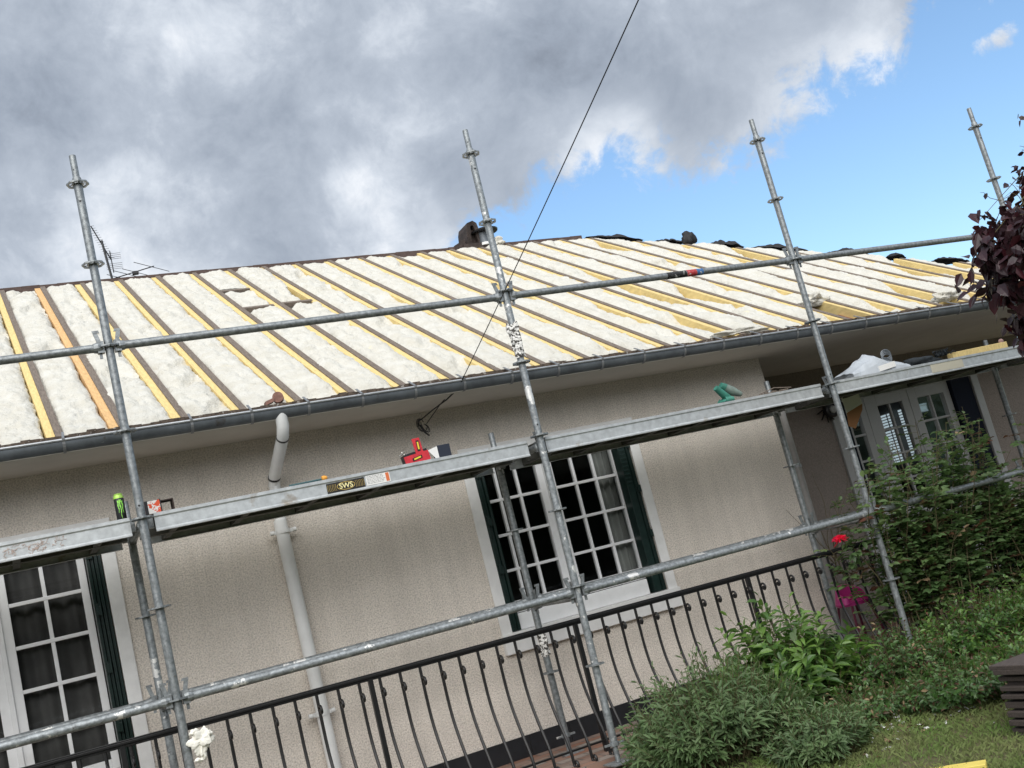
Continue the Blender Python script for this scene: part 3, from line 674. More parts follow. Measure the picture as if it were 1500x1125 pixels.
# ------------------------------------------------------------------ scaffold
BAY = 2.515; SW = .705
scaf = thing('scaffold', 'galvanised steel tube scaffold standing in front of the house', 'scaffold')
SLEAN = {0: -.004, 1: .0, 2: .002, 3: .0}
FX = [(-.006, 0), (2.550, 2.494), (5.042, 5.042), (7.495, 7.56)]; BX = [-.002, 2.512, 5.026, 7.59]
def fx(i, z):
    if 0 <= i <= 3: a, b = FX[i]; return a+(b-a)*(-z/4.05)
    return i*BAY
def standard(x, y, ztop_, zbot, rings, front, dirty=False, collars=True, mtl=None, xb=None):
    mb = MB(); R_ = .0242
    zs_ = ztop_
    if front:
        mb.lathe((x, y, 0), [(.019, .18), (.0195, .175), (.0195, -.03), (.0, -.03)][:3], 14, caps=True)
        mb.lathe((x, y, 0), [(.0242, -.09), (.0255, -.02), (.0255, .035), (.0195, .045)], 14)
        mb.tube([(x, y, -.03), (x, y, zbot+.12)], R_, 16)
    else:
        mb.lathe((x, y, ztop_), [(.021, 0), (.021, -.14), (.0242, -.15)], 14); mb.tube([(x, y, ztop_-.15), (x, y, zbot+.12)], R_, 16)
    o = mb.build('standard', mtl or (M['galvdirty'] if dirty else M['galv']), scaf, smooth=True)
    if front:
        mb = MB()
        mb.lathe((x-.004, y-.0185, .085), [(.0075, -.003), (.0075, .0)], 10, (0, -1, 0)); mb.lathe((x-.006, y-.0245, -.115), [(.0065, -.002), (.0065, .0)], 10, (0, -1, 0))
        mb.lathe((x-.006, y-.0245, -1.93), [(.006, -.002), (.006, .0)], 10, (0, -1, 0))
        mb.build('pin_hole', M['black'], o)
    for z in rings:
        mb = MB(); n = 32; base = len(mb.v)
        # rosette plate: ring with eight lobes and openings
        ro, ri = .061, .024
        for zz in (-.0045, .0045):
            for k in range(n):
                a = 2*math.pi*k/n; r = ro+.003*math.cos(8*a); mb.v.append((x+r*math.cos(a), y+r*math.sin(a), z+zz))
            for k in range(n):
                a = 2*math.pi*k/n; r = .050+.002*math.cos(8*a); mb.v.append((x+r*math.cos(a), y+r*math.sin(a), z+zz))
            for k in range(n):
                a = 2*math.pi*k/n; r = .034; mb.v.append((x+r*math.cos(a), y+r*math.sin(a), z+zz))
            for k in range(n):
                a = 2*math.pi*k/n; mb.v.append((x+ri*math.cos(a), y+ri*math.sin(a), z+zz))
        for k in range(n):
            k2 = (k+1) % n
            for lo in (0, 4*n):
                mb.f.append((base+lo+k, base+lo+k2, base+lo+n+k2, base+lo+n+k)); mb.mi.append(0)
                mb.f.append((base+lo+2*n+k, base+lo+2*n+k2, base+lo+3*n+k2, base+lo+3*n+k)); mb.mi.append(0)
                if k % 4 == 0: mb.f.append((base+lo+n+k, base+lo+n+k2, base+lo+2*n+k2, base+lo+2*n+k)); mb.mi.append(0)
            mb.f.append((base+k, base+k2, base+4*n+k2, base+4*n+k)); mb.mi.append(0)
            mb.f.append((base+n+k, base+n+k2, base+5*n+k2, base+5*n+k)); mb.mi.append(0)
            mb.f.append((base+2*n+k, base+2*n+k2, base+6*n+k2, base+6*n+k)); mb.mi.append(0)
        mb.build('rosette', M['galv'], o)
    FT = o
    # foot: spindle, nut and base plate
    mb = MB(); mb.tube([(x, y, zbot+.16), (x, y, zbot+.01)], .017, 12); mb.lathe((x, y, zbot+.12), [(.03, -.012), (.03, .012)], 12)
    mb.beam((x-.07, y, zbot+.12), (x+.07, y, zbot+.12), .016, .012); mb.box(x-.075, x+.075, y-.075, y+.075, zbot, zbot+.008)
    mb.build('base_jack', M['galvdirty'], o, smooth=True)
    return o
FR = [-.5*k for k in range(8)]
for i in range(-1, 4):
    x = i*BAY
    zb = gz(x, 0)
    if i == -1: continue
    so_ = standard(0, 0, 0, zb, FR, True, dirty=(i == 1))
    a, b = FX[i]; so_.location = (a, 0, .035 if i == 1 else 0); so_.rotation_euler = (0, math.atan((a-b)/4.05), 0)
    standard(BX[i], SW, -1.79, TZ+.0, [-2.0, -2.5, -3.0, -3.5], False, dirty=(i == 0))
def wedge_head(mb, p, d, small=False):        # casting and wedge where a ledger meets a rosette
    d = Vector(d).normalized(); p = Vector(p)
    s_ = d.cross(Vector((0, 0, 1)))
    c = p+d*.058
    mb.lathe(c-d*.028, [(.012, 0), (.028, .008), (.032, .03), (.027, .055)], 12, d)
    mb.obox(c-d*.012, d, s_, (0, 0, 1), .018, .02, .034)
    mb.obox(c-d*.004+Vector((0, 0, .052)), (d*.25+Vector((0, 0, 1))), s_, d, .045, .0035, .012)
    mb.obox(c-d*.0+Vector((0, 0, .095)), (d*.4+Vector((0, 0, 1))), s_, d, .008, .005, .017)
    mb.obox(c-d*.008-Vector((0, 0, .045)), (0, 0, 1), s_, d, .02, .0035, .008)
def ledger(a, b, name='ledger', mtl=None, label=None):
    a, b = Vector(a), Vector(b); d = (b-a).normalized()
    mb = MB(); sagp = [a.lerp(b, t/10) for t in range(11)]
    sagp[0] = a+d*.075; sagp[-1] = b-d*.075
    mb.tube(sagp, .0242, 16); o = mb.build(name, mtl or M['galv'], scaf, smooth=True)
    if label: o['label'] = label
    mb = MB(); wedge_head(mb, a, d); mb.build('wedge_head', M['galv'], o); mb = MB(); wedge_head(mb, b, -d); mb.build('wedge_head', M['galv'], o)
    return o
for i in range(-1, 3):
    x0, x1 = i*BAY, (i+1)*BAY
    gl = ledger((fx(i, -1), 0, -1.0), (fx(i+1, -1), 0, -1.0), 'guard_rail')
    if i == 1:
        for (xa, xb, c) in ((x0+1.33, x0+1.50, (.02, .02, .02)), (x0+1.505, x0+1.59, (.55, .05, .06)), (x0+1.595, x0+1.65, (.06, .18, .42))):
            mb = MB(); mb.tube([(xa, 0, -1.0), (xb, 0, -1.0)], .0252, 16, caps=False)
            mb.build('tape_band', mat('tape', c, .6, var=.5, vscale=40, spots=[((.5, .5, .48), 40, .6, .03)]), gl, smooth=True)
    ledger((fx(i, -3), 0, -3.0), (fx(i+1, -3), 0, -3.0), 'ledger', M['galvdirty'] if i < 2 else M['galv'])
    ledger((x0, SW, -3.0), (x1, SW, -3.0), 'ledger', M['galvdirty'] if i < 2 else M['galv'])
for i in range(0, 4):
    ledger((fx(i, -2), 0, -2.03), (BX[i], SW, -2.03), 'transom'); ledger((fx(i, -3), 0, -3.03), (BX[i], SW, -3.03), 'transom')
# torn label stuck round the second front standard, white splash on the first
def rag(name, c, w, h, seed, mtl, label, cat, rad=.03, jag=.5):
    mb = MB()
    def fn(u, v):
        a = -math.pi*.5+(u-.5)*w/rad; r = rad+.01*abs(nz(u*5, v*7, seed))+.02*max(0, nz(u*9, v*3, seed+4))
        return Vector(c)+Vector((r*math.cos(a), r*math.sin(a), (v-.5)*h+.03*nz(u*4, v*2, seed)))
    nu, nv = 22, 26; base = len(mb.v)
    for i in range(nu+1):
        for j in range(nv+1): mb.v.append(tuple(fn(i/nu, j/nv)))
    for i in range(nu):
        for j in range(nv):
            e = min(i, nu-1-i)/nu*2
            if nz(i*.35, j*.3, seed+11)+.5*nz(i*.9, j*.9, seed)+e*1.1 > jag-.25:
                a = base+i*(nv+1)+j; mb.f.append((a, a+1, a+nv+2, a+nv+1)); mb.mi.append(0)
    o = mb.build(name, mtl); m_ = o.modifiers.new('s', 'SOLIDIFY'); m_.thickness = .002
    tag(o, label, cat); return o
M['tornlabel'] = mat('torn_printed_label', (.80, .79, .76), .7, spots=[((.05, .045, .04), 55, .50, .02), ((.10, .06, .05), 9, .60, .04)])
M['splash'] = mat('white_paste', (.84, .82, .74), .8, bump=.5, bscale=60)
rag('torn_label', (2.532, 0, -1.31), .16, .24, 3, M['tornlabel'], 'torn white and black printed label peeling round the second front standard', 'torn label', jag=.25)
rag('torn_label', (2.515, SW, -3.30), .13, .17, 8, M['tornlabel'], 'torn blackened label on a back standard behind the balustrade', 'torn label', rad=.027, jag=.3)
# decks
def deck(x0, x1, label):
    d = thing('scaffold_deck', label, 'scaffold deck', 'steel decks laid between the standards')
    y0, y1 = .032, SW-.035; zt_, zb = -1.978, -2.082
    mb = MB(); zz = [zt_, zt_-.012, zt_-.016, zb+.022, zb+.012, zb]
    # front side member with rolled lips
    for (ya, sgn) in ((y0, 1), (y1, -1)):
        prof = [(0, zt_), (0, zt_-.018), (.007, zt_-.026), (.007, zb+.016), (0, zb+.008), (0, zb), (.03, zb), (.03, zb+.004), (.012, zb+.006), (.012, zt_-.006)]
        pts0 = [(x0, ya+sgn*p, z) for p, z in prof]; pts1 = [(x1, ya+sgn*p, z) for p, z in prof]; n = len(prof)
        mb.add(pts0+pts1, [(k, (k+1) % n, n+(k+1) % n, n+k) for k in range(n)]+[tuple(range(n)), tuple(range(n, 2*n))])
    mb.build('side_rail', M['deck'], d)
    mb = MB(); mb.box(x0+.002, x1-.002, y0+.0125, y1-.0125, zt_-.006, zt_-.001); mb.build('deck_plate', M['deckshade'], d)
    mb = MB()
    k = x0+.12
    while k < x1-.05: mb.box(k-.02, k+.02, y0+.014, y1-.014, zb+.012, zt_-.008); k += .42
    mb.box(x0+.0, x1, .32, .38, zb+.01, zt_-.007)
    mb.build('stiffener', M['deckshade'], d)
    mb = MB()
    for x_, s_ in ((x0, 1), (x1, -1)):
        for yy in (y0+.08, y1-.08):
            mb = MB(); mb.box(min(x_, x_-s_*.03), max(x_, x_-s_*.03), yy-.02, yy+.02, zb+.03, zt_-.012); mb.build('hook', M['galv'], d)
    pass
    return d
deck(-BAY+.06, -.065, 'left galvanised steel deck with scratched orange-brown marks on its edge')
dk = deck(.065, BAY-.075, 'steel deck carrying the black SWS sticker and red box')
deck(BAY+.06, 2*BAY-.065, 'steel deck carrying the two green gloves, above the right of window')
deck(2*BAY+.065, 3*BAY-.065, 'steel deck in front of the porch carrying the plastic bag')
deck(3*BAY+.065, 4*BAY-.065, 'steel deck continuing past the fourth standard out of frame')
# sticker on the deck edge
FY = .0322
mb = MB(); mb.box(1.065, 1.305, FY-.0012+.006, FY+.0062, -2.066, -2.006)
stk = mb.build('sticker', mat('black_sticker', (.02, .018, .016), .5, var=.5, vscale=30), dk)
mb = MB()
for k in range(6):
    for s_ in (-1, 1):
        cx = 1.185+s_*(.058+.010*k)
        pts = [(cx+s_*.008*math.cos(a), FY+.0035, -2.036+.021*math.sin(a)) for a in [-1.3+2.6*t/8 for t in range(9)]]
        mb.tube(pts, .0011, 4)
mb.tube([(1.185+.056*math.cos(a), FY+.0035, -2.036+.023*math.sin(a)) for a in [2*math.pi*t/28 for t in range(29)]], .0022, 5)
mb.build('sticker_rings', mat('gold_print', (.50, .36, .10), .5), stk)
def text_mesh(txt, size, loc, mtl, parent, name, rotx=math.pi/2, rotz=0, ext=.0006):
    cu = bpy.data.curves.new(name, 'FONT'); cu.body = txt; cu.size = size; cu.align_x = 'CENTER'; cu.align_y = 'CENTER'; cu.extrude = ext; cu.offset = size*.015
    t = bpy.data.objects.new(name, cu); S.collection.objects.link(t)
    me = bpy.data.meshes.new_from_object(t.evaluated_get(bpy.context.evaluated_depsgraph_get())); bpy.data.objects.remove(t)
    R_ = Matrix.Translation(loc) @ Matrix.Rotation(rotz, 4, 'Z') @ Matrix.Rotation(rotx, 4, 'X'); me.transform(R_)
    me.materials.clear(); me.materials.append(mtl); o = bpy.data.objects.new(name, me); S.collection.objects.link(o); o.parent = parent; return o
text_mesh('SWS', .044, (1.185, FY+.0015, -2.0365), mat('pale_yellow_print', (.90, .82, .42), .5), stk, 'lettering')
M['paper'] = mat('white_paper', (.78, .78, .76), .7)
mb = MB(); mb.box(1.315, 1.47, FY+.004, FY+.0062, -2.064, -2.004); lb = mb.build('white_label', M['paper'], dk)
mb = MB(); mb.box(1.443, 1.464, FY+.003, FY+.004, -2.058, -2.006); mb.build('orange_stripe', mat('orange_print', (.65, .16, .05), .6), lb)
mb = MB(); random.seed(5)
for r_ in range(6):
    x_ = 1.322
    while x_ < 1.425:
        w_ = random.uniform(.004, .016); mb.box(x_, x_+w_, FY+.0033, FY+.004, -2.012-r_*.0085, -2.009-r_*.0085); x_ += w_+.004
mb.build('small_print', mat('grey_print', (.25, .25, .25), .6), lb)
# ------------------------------------------------------------------ things on the decks
DZ = -1.977
can = thing('drink_can', 'tall black and green energy drink can on the deck', 'can')
cx, cy = -.085, .20
mb = MB(); mb.lathe((cx, cy, DZ), [(.024, 0), (.0275, .008), (.0275, .145), (.022, .157)], 24); bd = mb.build('body', M['black'], can, smooth=True)
mb = MB(); mb.lathe((cx, cy, DZ), [(.0225, .1565), (.0235, .160), (.0235, .164), (.020, .166)], 24)
mb.lathe((cx, cy, DZ), [(.0278, .138), (.0278, .146), (.0232, .157)], 24, caps=False); mb.build('lid', mat('lime_metal', (.42, .70, .12), .4, .2), can, smooth=True)
mb = MB()                                     # three clawed strokes of bright green
lime = mat('lime_print', (.30, .75, .10), .5)
for s_, (a0, top, bot) in enumerate(((-1.95, .125, .055), (-1.55, .13, .02), (-1.15, .122, .05))):
    for k in range(10):
        z0, z1 = top-(top-bot)*k/10, top-(top-bot)*(k+1)/10
        w_ = .17*(1-k/11)*(1+.3*math.sin(k*2.3+s_)); a = a0+.06*math.sin(k*1.1+s_*2); b = a0+.06*math.sin((k+1)*1.1+s_*2)
        vs = [(cx+.0279*math.cos(q), cy+.0279*math.sin(q), DZ+z) for q, z in ((a-w_, z0), (a+w_, z0), (b+w_*.85, z1), (b-w_*.85, z1))]
        mb.add(vs, [(0, 1, 2, 3)])
mb.build('claw_print', lime, bd)
bx = thing('cardboard_box', 'small open black box with white and red print beside the first standard', 'box')
mb = MB(); c0 = Vector((.10, .17, DZ))
mb.box(.02, .13, .13, .24, DZ+.001, DZ+.085); mb.build('carton', M['black'], bx, bevel=.002)
mb = MB(); mb.box(.055, .122, .1275, .1295, DZ+.006, DZ+.082); mb.build('side_print', mat('white_red_print', (.78, .76, .72), .6, spots=[((.72, .09, .03), 26, .53, .02), ((.1, .1, .1), 60, .64, .02)]), bx)
mb = MB(); mb.box(.135, .20, .14, .23, DZ+.072, DZ+.078); mb.box(.193, .20, .14, .23, DZ+.0, DZ+.072); mb.box(.02, .215, .11, .24, DZ-.0, DZ+.006); mb.build('flap', mat('dark_brown_card', (.045, .03, .025), .8), bx)
mb = MB(); mb.tube([(.86, .09, DZ+.01), (1.06, .085, DZ+.012)], .006, 8); sc = mb.build('screwdriver', mat('dark_teal_metal', (.03, .10, .11), .4), smooth=True); tag(sc, 'long thin teal tool with an orange end lying on the deck', 'tool')
mb = MB(); mb.lathe((1.06, .085, DZ+.014), [(.006, 0), (.016, .004), (.017, .02), (.010, .034)], 12, (1, 0, .05)); mb.build('handle', mat('orange_plastic', (.80, .36, .05), .5), sc, smooth=True)
rb = thing('red_box', 'open red carton with flap raised beside a dark blue box end', 'box')
red = mat('red_card', (.62, .025, .04), .6, var=.25, vscale=40, spots=[((.35, .25, .22), 50, .70, .03)])
mb = MB(); mb.obox((1.70, .15, DZ+.042), (1, 0, .12), (0, 1, 0), (-.12, 0, 1), .075, .05, .034); mb.build('carton', [M['black']], rb, bevel=.002)
mb = MB(); mb.obox((1.695, .097, DZ+.030), (1, 0, .12), (0, 1, 0), (-.12, 0, 1), .085, .002, .030); mb.obox((1.715, .098, DZ+.105), (1, 0, .05), (0, 1, 0), (-.10, 0, 1), .026, .002, .052); mb.build('red_front', red, rb)
mb = MB(); mb.obox((1.695, .094, DZ+.030), (1, 0, .22), (0, 1, 0), (-.12, 0, 1), .034, .0012, .010); mb.obox((1.718, .095, DZ+.107), (0, 0, 1), (0, 1, 0), (1, 0, 0), .034, .0012, .010); mb.build('black_plate', M['black'], rb)
yel = mat('yellow_print', (.80, .62, .05), .5)
mb = MB(); mb.obox((1.695, .0922, DZ+.030), (1, 0, .22), (0, 1, 0), (-.12, 0, 1), .024, .0008, .005); mb.obox((1.718, .0932, DZ+.107), (0, 0, 1), (0, 1, 0), (1, 0, 0), .024, .0008, .005); mb.build('yellow_print', yel, rb)
mb = MB(); mb.hexa([(1.845+i*.085+.0*k, .10+j*.10, DZ+.001+k*.085) for i in (0, 1) for j in (0, 1) for k in (0, 1)]); mb.build('blue_end', mat('dark_blue_card', (.012, .018, .035), .6), rb, bevel=.002)
mb = MB(); mb.add([(1.775, .098, DZ+.066), (1.842, .098, DZ+.082), (1.842, .098, DZ+.004), (1.82, .098, DZ+.004)], [(0, 1, 2, 3)]); o = mb.build('white_flap', M['paper'], rb); o.modifiers.new('s', 'SOLIDIFY').thickness = .002
mb = MB()
for k in range(9): mb.lathe((1.615+.012*(k % 3), .13+.02*(k//3), DZ+.075+.01*math.sin(k*2)), [(.002, 0), (.006, .004), (.001, .012)], 6, (math.sin(k), .3, 1))
mb.build('screws', mat('bright_screws', (.6, .6, .55), .3, .8), rb)
# gloves: two rolled green cuffs with fingers
gm = mat('green_rubber', (.05, .24, .18), .6, var=.4, vscale=30); gm2 = mat('grey_green_rubber', (.19, .25, .22), .6, var=.3, vscale=30)
gl = thing('work_gloves', 'pair of green work gloves rolled up on the deck', 'gloves')
mb = MB(); mb.tube([(4.20, .14, DZ+.025), (4.15, .13, DZ+.06), (4.085, .12, DZ+.125)], [.024, .028, .022], 14)
mb.tube([(4.14, .12, DZ+.02), (4.20, .10, DZ+.02)], [.03, .02], 10); mb.build('glove', gm, gl, smooth=True)
mb = MB(); mb.tube([(4.155, .15, DZ+.14), (4.19, .15, DZ+.12)], [.024, .030], 14); mb.build('cuff', gm, gl, smooth=True)
mb = MB(); mb.tube([(4.19, .15, DZ+.12), (4.235, .145, DZ+.085), (4.30, .13, DZ+.045)], [.030, .036, .018], 14); g2 = mb.build('glove', gm2, gl, smooth=True)
mb = MB(); mb.lathe((4.30, .13, DZ+.045), [(.014, -.001), (.014, .003)], 12, (.065, -.015, -.04)); mb.build('opening', M['black'], g2)
for f_ in range(4):
    mb = MB(); mb.tube([(4.16-.008*f_, .11+.022*f_, DZ+.035), (4.13-.006*f_, .105+.022*f_, DZ+.018), (4.10, .10+.022*f_, DZ+.011)], [.011, .010, .007], 8); mb.build('finger', gm, gl, smooth=True)
mb = MB()
for k in range(14): mb.obox((4.47+.02*k*.9, .12+.02*math.sin(k*3), DZ+.012+.006*math.cos(k*2)), (1, .3*math.sin(k), .2*math.cos(k*1.7)), (0, 1, 0), (0, 0, 1), .018, .008, .004)
mb.tube([(4.47, .12, DZ+.02), (4.60, .12, DZ+.045), (4.76, .12, DZ+.025)], .004, 5)
tag(mb.build('debris', M['oldwood']), 'little heap of brown wood splinters on the deck right of gloves', 'debris')
# clear plastic bag
bm_ = bpy.data.materials.new('cloudy_plastic'); bm_.use_nodes = True; b_ = bm_.node_tree.nodes['Principled BSDF']
b_.inputs['Base Color'].default_value = (.62, .67, .72, 1); b_.inputs['Roughness'].default_value = .25; b_.inputs['Alpha'].default_value = .72
mb = MB()
def bagf(u, v):
    x = 5.36+.62*u; top = .23*(1-abs(u-.45)*1.55)**1.0+.02 if abs(u-.45)*1.55 < 1 else .02
    top = max(.02, .045+.12*max(0, 1-abs(u-.46)/.5)+.02*nz(u*7)); a = math.pi*v
    return Vector((x+.03*nz(u*4, v*3), .22-.13*math.cos(a)+.02*nz(u*6, v*4, 2), DZ+.002+top*math.sin(a)**.6*(1+.22*nz(u*6, v*5, 7))))
grid_mesh(mb, bagf, 22, 14)
bag = mb.build('plastic_bag', bm_, smooth=False); tag(bag, 'crumpled clear plastic bag on the deck before the porch', 'plastic bag')
mb = MB(); mb.obox((5.72, .085, DZ+.04), (1, 0, .1), (0, 1, 0), (0, 0, 1), .09, .004, .022); mb.build('paper_insert', M['paper'], bag)
mb = MB()
for k in range(4): mb.tube([(5.80+.05*math.cos(a), .14, DZ+.11+.03*k*.4+.035*math.sin(a)) for a in [2*math.pi*t/12 for t in range(13)]], .006, 5)
mb.build('grey_strap', M['zinc'], bag)
# dark cloth with frayed end
cl = lumpmesh((6.20, .20, DZ+.035), (.20, .07, .045), 9, name='dark_cloth', mat_=mat('dark_blue_cloth', (.02, .028, .034), .85, var=.6, vscale=25), amp=.7)
tag(cl, 'bundled dark cloth with frayed knotted end on the deck', 'cloth')
mb = MB(); random.seed(2)
for k in range(26):
    a = random.uniform(0, 6.28); p = Vector((6.42+random.uniform(-.06, .06), .16+random.uniform(-.04, .04), DZ+.05)); q = Vector((math.cos(a)*.06, math.sin(a)*.03, random.uniform(.0, .05)))
    mb.tube([p, p+q*.6+Vector((0, 0, .02)), p+q], .0045, 4)
mb.build('frayed_end', cl.data.materials[0], cl).matrix_parent_inverse = Matrix.Translation(-cl.location)
mb = MB(); mb.obox((6.83, .16, DZ+.032), (1, 0, .012), (0, 1, 0), (0, 0, 1), .33, .03, .028); pk = mb.build('timber_offcut', M['pine'], bevel=.003); tag(pk, 'short yellow pine board lying on the porch deck', 'board')
mb = MB(); mb.lathe((7.12, .15, DZ+.06), [(.02, 0), (.022, .02), (.012, .035)], 10); mb.build('end_block', mat('pinkish_knob', (.35, .22, .20), .8), pk)
# beige tape on deck face
dk3 = [o for o in bpy.data.objects if o.name.startswith('scaffold_deck') and 'porch' in o.get('label', '')][0]
mb = MB(); mb.box(6.12, 6.48, FY+.003, FY+.0062, -2.066, -1.999); mb.build('beige_tape', mat('beige_tape', (.55, .52, .42), .7), dk3)
dk0 = [o for o in bpy.data.objects if o.name.startswith('scaffold_deck') and 'scratched' in o.get('label', '')][0]
mb = MB(); random.seed(11)
for k in range(44):
    p = Vector((random.uniform(-.74, -.42), FY+.005, random.uniform(-2.058, -2.01))); pts = [p]
    for s_ in range(5): p = p+Vector((random.uniform(-.012, .015), 0, random.uniform(-.012, .012))); pts.append(p)
    mb.tube(pts, .0011, 4)
mb.build('scratches', mat('pink_brown_scratch', (.50, .38, .32), .8), dk0)
# paper and clay scrap hanging under the porch deck
mb = MB()
mb.add([(5.60, .55, -2.06), (5.80, .56, -2.05), (5.82, .57, -2.14), (5.62, .56, -2.19)], [(0, 1, 2, 3)], 0)
mb.add([(5.62, .56, -2.19), (5.82, .57, -2.14), (5.80, .57, -2.19), (5.67, .57, -2.33), (5.60, .56, -2.30)], [(0, 1, 2, 3, 4)], 1)
o = mb.build('hanging_scrap', [M['paper'], mat('orange_brown_card', (.42, .20, .09), .8)]); o.modifiers.new('s', 'SOLIDIFY').thickness = .004
tag(o, 'white and orange-brown scrap hanging under the deck by third standard', 'scrap')
# porch lamp
pl_ = thing('wall_lamp', 'round black lamp on the porch wall beside the door', 'lamp')
mb = MB(); mb.lathe((6.87, PY-.12, -1.99), [(.02, .12), (.03, .06), (.075, .045), (.08, 0), (.06, -.012), (.055, .0)], 24, (0, 1, 0)); mb.build('housing', M['black'], pl_, smooth=True)
mb = MB(); mb.lathe((6.87, PY-.128, -1.99), [(.04, 0), (.034, -.012), (.0, -.016)], 20, (0, 1, 0)); mb.build('lens', mat('dull_lens', (.35, .35, .34), .3), pl_, smooth=True)
mb = MB()
for k in range(9):
    a = k*.7; mb.tube([(6.87+.06*math.cos(a), PY-.05, -1.99+.06*math.sin(a)), (6.87+.12*math.cos(a+.4), PY-.03, -1.99+.11*math.sin(a+.4))], .007, 5)
mb.build('bracket', M['black'], pl_)

# ------------------------------------------------------------------ balustrade
BY = .35; BZ = -3.165
fen = thing('balustrade', 'black wrought iron balustrade with bellied bars along the terrace', 'balustrade')
def zb_(x): return BZ-.010*x
mb = MB(); n = 30
xa, xb = -1.6, 9.95
mb.hexa([(x, y, zb_(x)+z) for x in (xa, xb) for y in (BY-.022, BY+.022) for z in (-.010, .006)])
mb.hexa([(x, y, zb_(x)+z) for x in (xa, xb) for y in (BY-.014, BY+.014) for z in (.006, .014)])
mb.hexa([(x, y, zb_(x)+z) for x in (xa, xb) for y in (BY-.012, BY+.012) for z in (-.026, -.010)])
mb.build('top_rail', M['iron'], fen, bevel=.003)
mb = MB(); mb.beam((xa, .345, -3.975), (xb, .345, -3.985), .03, .012); mb.build('bottom_rail', M['iron'], fen)
def baluster_mesh():
    mb = MB()
    pr = [(0, 0), (0, -.20), (-.003, -.30), (-.018, -.40), (-.05, -.50), (-.09, -.60), (-.125, -.68), (-.145, -.75), (-.15, -.80), (-.15, -.83)]
    pts = []
    for i in range(len(pr)-1):
        p0 = pr[max(i-1, 0)]; p1 = pr[i]; p2 = pr[i+1]; p3 = pr[min(i+2, len(pr)-1)]
        for t in (0, .33, .66):
            q = [.5*((2*p1[k])+(-p0[k]+p2[k])*t+(2*p0[k]-5*p1[k]+4*p2[k]-p3[k])*t*t+(-p0[k]+3*p1[k]-3*p2[k]+p3[k])*t**3) for k in (0, 1)]; pts.append((0, q[0], q[1]))
    # bottom scroll curls outwards and up
    c = (-.185, -.83); 
    for k in range(1, 15):
        a = -k*.42; r = .035-.0017*k; pts.append((0, c[0]+r*math.cos(a), c[1]+r*math.sin(a)))
    mb.tube(pts, .0098, 6)
    c = (-.036, -.105); pts = [(0, -.004, -.20), (0, -.006, -.16), (0, -.005, -.12)]       # upper scroll
    for k in range(0, 15):
        a = .15+k*.42; r = .034-.0018*k; pts.append((0, c[0]+r*math.cos(a), c[1]+r*math.sin(a)))
    mb.tube(pts, .0078, 6)
    mb.tube([(-.008, c[0]-.0, c[1]), (.008, c[0], c[1])], .012, 8)
    return mb
posts = [1.16+1.45*k for k in range(-2, 7)]
bo0 = baluster_mesh().build('baluster', M['iron'], fen, smooth=True); first = True
k = -21
while True:
    x = 1.22+.1333*k-.0*(k//11); k += 1
    if x > 9.9: break
    if x < -1.5: continue
    if any(abs(x-p) < .022 for p in posts): continue
    if first: o = bo0; first = False
    else: o = bo0.copy(); S.collection.objects.link(o)
    o.parent = fen; o.location = (x, BY, zb_(x)-.012)
for p in posts:
    mb = MB(); mb.box(p-.014, p+.014, BY-.014, BY+.014, TZ, zb_(p)-.012); mb.build('post', M['iron'], fen)

# ------------------------------------------------------------------ plants
class Leaves(MB):
    def leaf(s, p, d, nrm, l, w, mi=0, droop=.25, fold=.25, wide=.45):
        d = d.normalized(); sd_ = d.cross(nrm)
        if sd_.length < 1e-4: sd_ = d.orthogonal()
        sd_.normalize(); up = sd_.cross(d).normalized()
        dr = Vector((0, 0, -1))
        a = p; m1 = p+d*l*wide*.55-up*0+dr*droop*l*.06; m2 = p+d*l*.72+dr*droop*l*.3; t = p+d*l+dr*droop*l*.62
        L1 = p+d*l*.34+sd_*w*.5+up*fold*w*.5+dr*droop*l*.08; R1 = p+d*l*.34-sd_*w*.5+up*fold*w*.5+dr*droop*l*.08
        L2 = p+d*l*.70+sd_*w*.40+up*fold*w*.4+dr*droop*l*.28; R2 = p+d*l*.70-sd_*w*.40+up*fold*w*.4+dr*droop*l*.28
        mid = p+d*l*.34+dr*droop*l*.08
        s.add([a, L1, mid, R1, L2, m2, R2, t], [(0, 1, 2), (0, 2, 3), (1, 4, 5, 2), (2, 5, 6, 3), (4, 7, 5), (5, 7, 6)], mi)
def rv(): 
    while True:
        v = Vector((random.uniform(-1, 1), random.uniform(-1, 1), random.uniform(-1, 1)))
        if .05 < v.length < 1: return v.normalized()
def stem_path(p, d, l, n=6, wob=.1, gravity=0.):
    pts = [Vector(p)]; d = Vector(d).normalized()
    for k in range(n):
        d = (d+rv()*wob+Vector((0, 0, -gravity))).normalized(); pts.append(pts[-1]+d*l/n)
    return pts
LM = {
 'sage': leafmat('grey_green_leaf', (.135, .215, .085), (.075, .13, .05), .6),
 'sage2': leafmat('pale_grey_green_leaf', (.15, .21, .095), (.10, .155, .07), .6),
 'peony': leafmat('bright_green_leaf', (.165, .28, .065), (.09, .17, .04), .35),
 'peony2': leafmat('mid_green_leaf', (.09, .18, .045), (.05, .11, .028), .35),
 'rose': leafmat('rose_leaf', (.13, .21, .08), (.065, .12, .045), .4),
 'rose2': leafmat('pale_rose_leaf', (.17, .24, .095), (.10, .16, .07), .45),
 'red': leafmat('reddish_leaf', (.13, .05, .03), (.08, .055, .03), .5),
 'purple': leafmat('purple_leaf', (.050, .020, .026), (.024, .010, .014), .38, tl=.12),
 'purple2': leafmat('wine_leaf', (.075, .016, .022), (.035, .012, .018), .38, tl=.3),
 'dry': leafmat('dry_leaf', (.30, .22, .12), (.18, .12, .07), .8, tl=.1),
}
